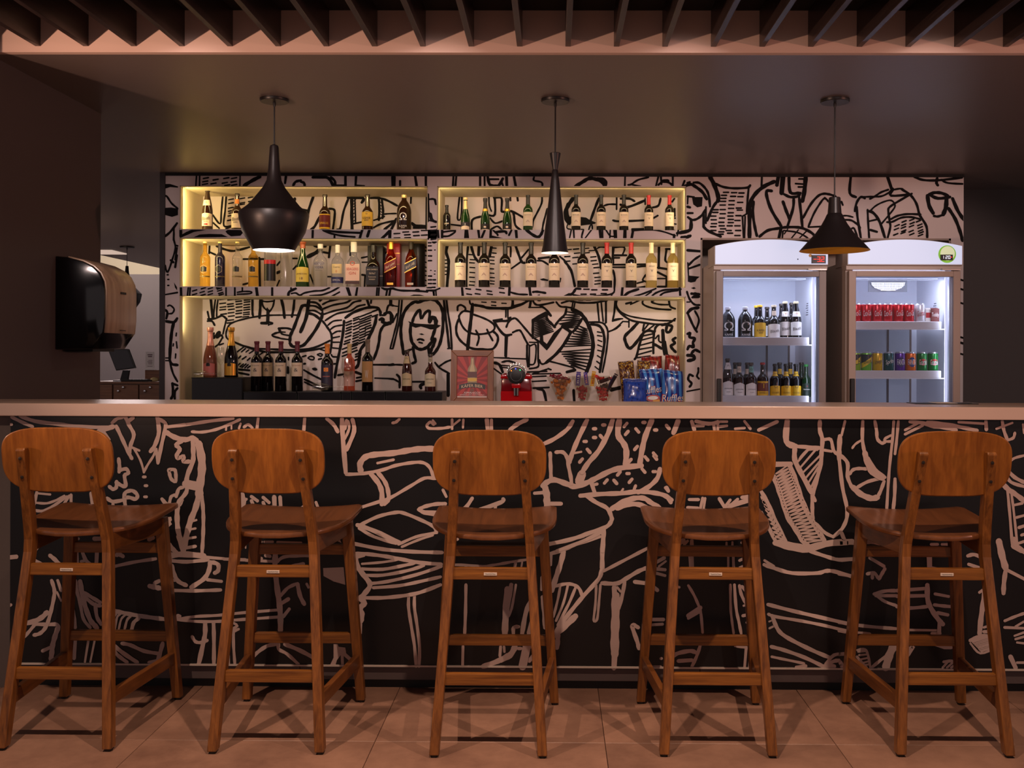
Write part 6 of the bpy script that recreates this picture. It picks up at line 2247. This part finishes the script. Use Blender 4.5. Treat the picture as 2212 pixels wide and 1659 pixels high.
# ------------------------------------------------------------------ red coffee machine
YK = 6.56; SK = FPX / YK
a, b_ = P(1081, 840, YK), P(1150, 840, YK); cxk = (a.x + b_.x) / 2; w_ = (b_.x - a.x) / 2
km = thing('coffee_machine', 'red capsule coffee machine with round black chrome dial', 'coffee machine', (cxk, YK, ZBK))
kz = lambda y: P(1115, y, YK).z - ZBK
M_KRED = mat('machine_red', (176, 14, 22), 0.15, coat=0.6)
MB().prism([(-w_, 0), (w_, 0), (w_ * .93, kz(812)), (w_ * .8, kz(806)), (-w_ * .8, kz(806)), (-w_ * .93, kz(812))], 0, .20).obj('body', mat('machine_body', (120, 12, 24), .14, coat=.6), km, 0.008, 40)
for s_ in (-1, 1): MB().prism([(s_ * w_ * .42, kz(809)), (s_ * w_ * .95, kz(809)), (s_ * w_ * 1.0, kz(818)), (s_ * w_ * .48, kz(818))], -.02, .0).obj('shoulder', M_KRED, km, 0.004, 40)
MB().box((-w_ * .98, -.012, 0), (w_ * .98, 0.0, kz(845))).obj('front_shell', M_KRED, km, 0.006)
ring = lambda r0, r1, d0, d1: [(0, d0), (r1, d0), (r1, d1), (r0, d1 + .002), (0, d1 + .002)]
rk = 18.0 / SK
dl = MB().lathe(ring(rk * .92, rk, 0, .045), 40).obj('dial', M_BLACK, km, 0.001, 40, (0, -.005, kz(811))); dl.rotation_euler = (math.radians(90), 0, 0)
MB().tube([(rk * .66 * math.cos(k * math.pi / 16), rk * .66 * math.sin(k * math.pi / 16), .049) for k in range(33)], .0016, 6, False).obj('dial_ring', M_CHROME, dl, 0, 60)
MB().tube([(rk * 1.06 * math.cos(k * math.pi / 16), rk * 1.06 * math.sin(k * math.pi / 16), .02) for k in range(33)], .006, 8, False).obj('chrome_collar', M_CHROME, km, 0, 60, (0, -.005, kz(807))).rotation_euler = (math.radians(90), 0, 0)
for k, (an, c) in enumerate(((135, (255, 130, 30)), (95, (80, 90, 255)), (55, (40, 220, 120)))):
    q = math.radians(an); MB().lathe([(0, 0), (.0042, 0), (.0042, .002), (0, .003)], 10).obj('status_light', mat('led_%d' % k, c, .4, emit=c, es=1.6), dl, 0, None, (rk * .82 * math.cos(q), rk * .82 * math.sin(q), .047))
for k in range(9):
    q = math.radians(20 + k * 17.5); MB().lathe([(0, 0), (.006, 0), (.005, .007), (0, .009)], 10).obj('collar_stud', M_CHROME, km, 0, 40, (rk * 1.18 * math.cos(q), -.012, kz(807) + rk * 1.18 * math.sin(q)))
MB().prism([(-w_ * .27, kz(838)), (w_ * .27, kz(838)), (w_ * .29, kz(828)), (-w_ * .29, kz(828))], -.045, 0).obj('spout_holder', M_KRED, km, 0.003, 40)
MB().lathe([(0, kz(854)), (w_ * .17, kz(854)), (w_ * .19, kz(838)), (0, kz(838))], 18).obj('spout', M_CHROME, km, 0, 40, (0, -.026, 0))

# ------------------------------------------------------------------ martini glasses with sweets
def twist_candy():
    v = []; prof = [(.0, -.024), (.011, -.024), (.004, -.014), (.010, -.010), (.0125, 0), (.010, .010), (.004, .014), (.011, .024), (0, .024)]
    return MB().lathe(prof, 10).mesh('wrapped_sweet', 0, 50)
SWC = {}
def sweet(c, loc, rot, lb, grp, flat=False):
    if c not in SWC:
        SWC[c] = twist_candy(); SWC[c].materials.append(plain(c, .2, coat=.5))
    o = link('wrapped_sweet', SWC[c], None, loc); o.rotation_euler = rot; tag(o, lb, 'sweet', grp); return o
def martini(x, xw, ytop, Y, lb, contents):
    p = P(x, ytop, Y); R = xw / 2 / (FPX / Y); zt = p.z; H = zt - ZBK; hc = H - .014; R0 = .014
    t = thing('martini_glass', lb, 'glass', (p.x, Y, ZBK), group='conical glasses of sweets')
    MB().lathe([(0, 0), (.045, 0), (.045, .003), (.008, .008), (0, .008)], 28).obj('foot', M_WG, t, 0, 40)
    MB().lathe([(0, .008), (.006, .008), (.006, .018), (0, .018)], 12).obj('stem', M_WG, t, 0, 40)
    MB().lathe([(0, .016), (R0, .018), (R, H), (R - .0015, H), (R0 - .001, .020), (0, .019)], 32).obj('cone', M_WG, t, 0, 40)
    r_ = random.Random(int(x)); n = 0
    for (c, cnt, h0, h1, nm) in contents:
        placed = []
        for k in range(cnt):
            best = None
            for tr_ in range(40):
                f_ = h0 + (h1 - h0) * r_.random(); rr = (R0 + (R - R0) * f_ - .019) * math.sqrt(r_.random()); an = r_.uniform(math.pi, 2 * math.pi) if r_.random() < .8 else r_.uniform(0, math.pi)
                q = Vector((p.x + max(rr - .004, 0) * math.cos(an), Y + max(rr - .004, 0) * math.sin(an), ZBK + .02 + f_ * hc))
                d = min([(q - o).length for o in placed] + [9])
                if best is None or d > best[0]: best = (d, q)
            placed.append(best[1])
            sweet(c, best[1], (r_.uniform(-.5, .5), r_.uniform(1.0, 2.1), r_.uniform(-1.2, 1.2)), nm, 'wrapped sweets in the glasses')
    return p.x, R, zt
YT = 6.58
gx1 = martini(1211, 62, 813, YT, 'left conical glass full of orange and brown wrapped sweets', [((196, 110, 30), 16, .12, .80, 'orange wrapped sweet in the left conical glass'), ((120, 70, 30), 6, .25, .9, 'brown wrapped sweet in the left conical glass'), ((116, 18, 44), 5, .86, .98, 'dark red wrapped sweet on top of the left conical glass')])
gx2 = martini(1257, 46, 812, YT + .14, 'middle conical glass with purple bars over red sweets', [((150, 12, 34), 9, .1, .5, 'red wrapped sweet at the bottom of the middle conical glass')])
gx3 = martini(1303, 60, 812, YT - .06, 'right conical glass with dark bars over red sweets', [((176, 14, 26), 10, .1, .5, 'red wrapped sweet at the bottom of the right conical glass'), ((40, 20, 24), 5, .5, .62, 'dark wrapped sweet halfway up the right conical glass'), ((196, 40, 40), 3, .85, .97, 'bright red wrapped sweet at rim of the right conical glass')])
def choc(x, y, ang, L_, Wd, c, lb, Y, text=None, tc=C_WHITE):
    p = P(x, y, Y); t = thing('chocolate_bar', lb, 'chocolate bar', p, group='chocolate bars in the glasses'); t.rotation_euler = (math.radians(8), math.radians(ang), 0)
    MB().box((-Wd / 2, -.006, -L_ / 2 + .006), (Wd / 2, .006, L_ / 2 - .006)).obj('wrapper', plain(c, .25, coat=.4), t, 0.004)
    for s_ in (-1, 1): MB().box((-Wd / 2, -.001, s_ * L_ / 2 - .004), (Wd / 2, .001, s_ * L_ / 2 + .004)).obj('crimp', plain(c, .25, coat=.4), t)
    if text: text_flat(MB(), text, L_ * .7, Wd * .45, lambda u, v: (-v, -.0066, u)).obj('label_print', tc, t)
choc(1249, 818, 4, .085, .030, (60, 44, 140), 'purple chocolate bar standing in the middle conical glass', YT + .12, 'BIS')
choc(1266, 818, -8, .08, .026, (90, 70, 160), 'lilac chocolate bar standing in the middle conical glass', YT + .125, 'Bis', plain((240, 170, 120)))
choc(1281, 818, 8, .09, .026, (206, 160, 40), 'yellow chocolate bar standing in the right conical glass', YT - .07, 'BIS', C_RED)
choc(1321, 826, 30, .12, .026, (46, 34, 38), 'dark chocolate bar leaning out of the right conical glass', YT - .085)
choc(1305, 822, 70, .08, .024, (60, 34, 36), 'brown chocolate bar lying across the right conical glass', YT - .08)

# ------------------------------------------------------------------ snack bags
def bag_mat(name, base, alt, sc_=(10, 10, 4), rot=0.0, kind='wave'):
    if name in MATS: return MATS[name]
    m = bpy.data.materials.new(name); m.use_nodes = True; MATS[name] = m
    N, L = nt(m); b = N['Principled BSDF']; tc = N.new('ShaderNodeTexCoord'); mp = N.new('ShaderNodeMapping'); mp.inputs['Scale'].default_value = sc_; mp.inputs['Rotation'].default_value = (0, rot, 0)
    if kind == 'wave':
        w = N.new('ShaderNodeTexWave'); w.inputs['Scale'].default_value = 1.0; w.inputs['Distortion'].default_value = 2.2; w.inputs['Detail'].default_value = 1.0
    else:
        w = N.new('ShaderNodeTexVoronoi'); w.inputs['Scale'].default_value = 1.0
    rp = N.new('ShaderNodeValToRGB'); rp.color_ramp.interpolation = 'CONSTANT' if kind == 'wave' else 'LINEAR'
    rp.color_ramp.elements[0].color = lin(base); rp.color_ramp.elements[1].color = lin(alt); rp.color_ramp.elements[1].position = 0.52
    L.new(tc.outputs['Object'], mp.inputs[0]); L.new(mp.outputs[0], w.inputs[0]); L.new(w.outputs[0], rp.inputs[0]); L.new(rp.outputs[0], b.inputs['Base Color'])
    b.inputs['Roughness'].default_value = .24; b.inputs['Coat Weight'].default_value = .5
    return m
def bag(x0, x1, y0, y1, Y, m, lb, tilt=0, text=None, tz=.5, tc=C_WHITE, tw=.85, th=.14, shadow=None, extra=None, lean=4, zb=None):
    a, b_ = P(x0, (y0 + y1) / 2, Y), P(x1, (y0 + y1) / 2, Y); w_ = (b_.x - a.x) / 2; zt = P((x0 + x1) / 2, y0, Y).z; zb = ZBK + .004 if zb is None else zb; h = zt - zb
    t = thing('snack_bag', lb, 'snack bag', ((a.x + b_.x) / 2, Y, zb), group='crisp bags on the back counter'); t.rotation_euler = (math.radians(-lean), math.radians(tilt), 0)
    n, k_ = 12, 14; r_ = random.Random(int(x0 * 7 + y0)); v = []; f = []
    ph_ = [r_.uniform(0, 6) for _ in range(6)]
    def puff(u, q): return .034 * max(0, (1 - abs(u) ** 3)) ** .6 * max(0, (1 - abs(2 * q - 1) ** 4)) ** .7
    for sd in (-1, 1):
        for j in range(k_ + 1):
            q = j / k_
            for i in range(n + 1):
                u = -1 + 2 * i / n; wr = .0035 * math.sin(5 * u + ph_[0] + 3 * q) * math.sin(9 * q + ph_[1]) + .002 * math.sin(14 * u + ph_[2] - 6 * q)
                v.append((u * w_ * (1 - .05 * math.sin(math.pi * q)), sd * (puff(u, q) + .0012) + wr * (1 - abs(2 * q - 1) ** 6), q * h + .004 * math.sin(6 * u + ph_[3]) * (q > .97)))
    o = (n + 1) * (k_ + 1)
    for j in range(k_):
        for i in range(n):
            c = j * (n + 1) + i; qd = (c, c + 1, c + n + 2, c + n + 1); f.append(qd); f.append(tuple(z + o for z in reversed(qd)))
    for i in range(n): f.append((i + 1, i, i + o, i + 1 + o)); c = k_ * (n + 1) + i; f.append((c, c + 1, c + 1 + o, c + o))
    for j in range(k_): c = j * (n + 1); f.append((c, c + n + 1, c + n + 1 + o, c + o)); c += n; f.append((c + n + 1, c, c + o, c + n + 1 + o))
    MB().add(v, f).obj('bag_body', m, t, 0, 60)
    st = MB()
    for i in range(14): st.box((-w_ + 2 * w_ * i / 14, -.0022, h - .004), (-w_ + 2 * w_ * (i + .7) / 14, .0022, h + .005))
    st.obj('top_seal', m, t)
    if text:
        sf = lambda off, du=0, dv=0: (lambda u, vv: (u + du, -puff((u) / w_, min(.98, max(.02, tz + (vv + u * .12) / h))) - off - .003, tz * h + vv + u * .12 + dv))
        if shadow: text_flat(MB(), text, 2 * w_ * tw * 1.06, h * th * 1.25, sf(.002)).obj('label_outline', shadow, t)
        text_flat(MB(), text, 2 * w_ * tw, h * th, sf(.0035)).obj('label_print', tc, t)
    return t, w_, h
DR = bag_mat('bag_dark_red', (96, 14, 18), (130, 24, 26), (14, 6, 6), .5); PG = bag_mat('bag_gold_flakes', (226, 180, 70), (70, 26, 20), (90, 90, 60), .4, 'vor')
RB = bag_mat('bag_blue_waves', (22, 40, 130), (60, 130, 214), (9, 9, 3), .35); DB = bag_mat('bag_dark_blue', (18, 26, 90), (36, 70, 170), (60, 60, 40), 0, 'vor')
YBG = 6.66
zbk2 = ZBK + .001
bag(1392, 1437, 771, 868, YBG + .10, DR, 'dark red crisp bag at the back, half hidden by a blue bag', -4, 'Doritos', .70, th=.13, lean=2)
bag(1430, 1477, 769, 868, YBG + .04, DR, 'dark red crisp bag with white lettering at the right end', 4, 'Doritos', .66, tw=.82, th=.12, lean=2)
bag(1344, 1378, 781, 868, YBG - .04, PG, 'gold flecked snack bag at the left of the bags', -6, 'Pingo', .55, plain((230, 190, 60)), th=.13, shadow=C_MAROON, lean=2)
bag(1372, 1400, 780, 868, YBG + .035, PG, 'gold flecked snack bag behind the blue bags', 3, 'Pingo', .56, plain((230, 190, 60)), th=.12, shadow=C_MAROON, lean=2)
bag(1346, 1398, 819, 868, YBG - .19, DB, 'shiny dark blue snack bag in front on the left', 0, lean=8)
b1 = bag(1385, 1435, 798, 868, YBG - .075, RB, 'light blue striped crisp bag in the middle, red mouth below lettering', -3, 'Ruffles', .40, tw=.78, th=.18, shadow=C_RED, lean=6)
b2 = bag(1425, 1479, 802, 868, YBG - .135, RB, 'light blue striped crisp bag at the right front', 5, 'Ruffles', .20, th=.20, shadow=C_RED, lean=3)
bm_, bw, bh = b1
MB().add([(bw * .62 * math.cos(k * math.pi / 8) * 1.0, -.043, bh * .16 + bh * .10 * math.sin(k * math.pi / 8)) for k in range(16)], [tuple(range(16))]).obj('printed_lips', C_RED, bm_)
MB().add([(bw * .45 * math.cos(k * math.pi / 8), -.0436, bh * .165 + bh * .055 * math.sin(k * math.pi / 8)) for k in range(16)], [tuple(range(16))]).obj('printed_teeth', C_WHITE, bm_)
MB().box((-.002, -.0445, .006), (bw * .8, -.0432, bh * .11)).obj('printed_crisp', plain((214, 150, 50), .5), bm_)
# flat tray at the right end of the bar top
py = P(2060, 866, 3.86)
tr_ = thing('serving_tray', 'thin dark tray lying at the right end of the bar top', 'tray', (P(2035, 868, 3.86).x, 3.86, ZTOP))
hw_ = (P(2115, 868, 3.86).x - P(1980, 868, 3.86).x) / 2
MB().box((-hw_, -.05, 0), (hw_, .05, .003)).obj('tray_base', C_BLK, tr_, 0.001)
MB().box((-hw_ * .3, -.045, .003), (hw_ * .35, .045, .0045)).obj('paper_sheet', C_WHITE, tr_)
MB().box((hw_ * .8, -.045, .003), (hw_ * .98, .04, .005)).obj('metal_clip', M_STEEL, tr_)
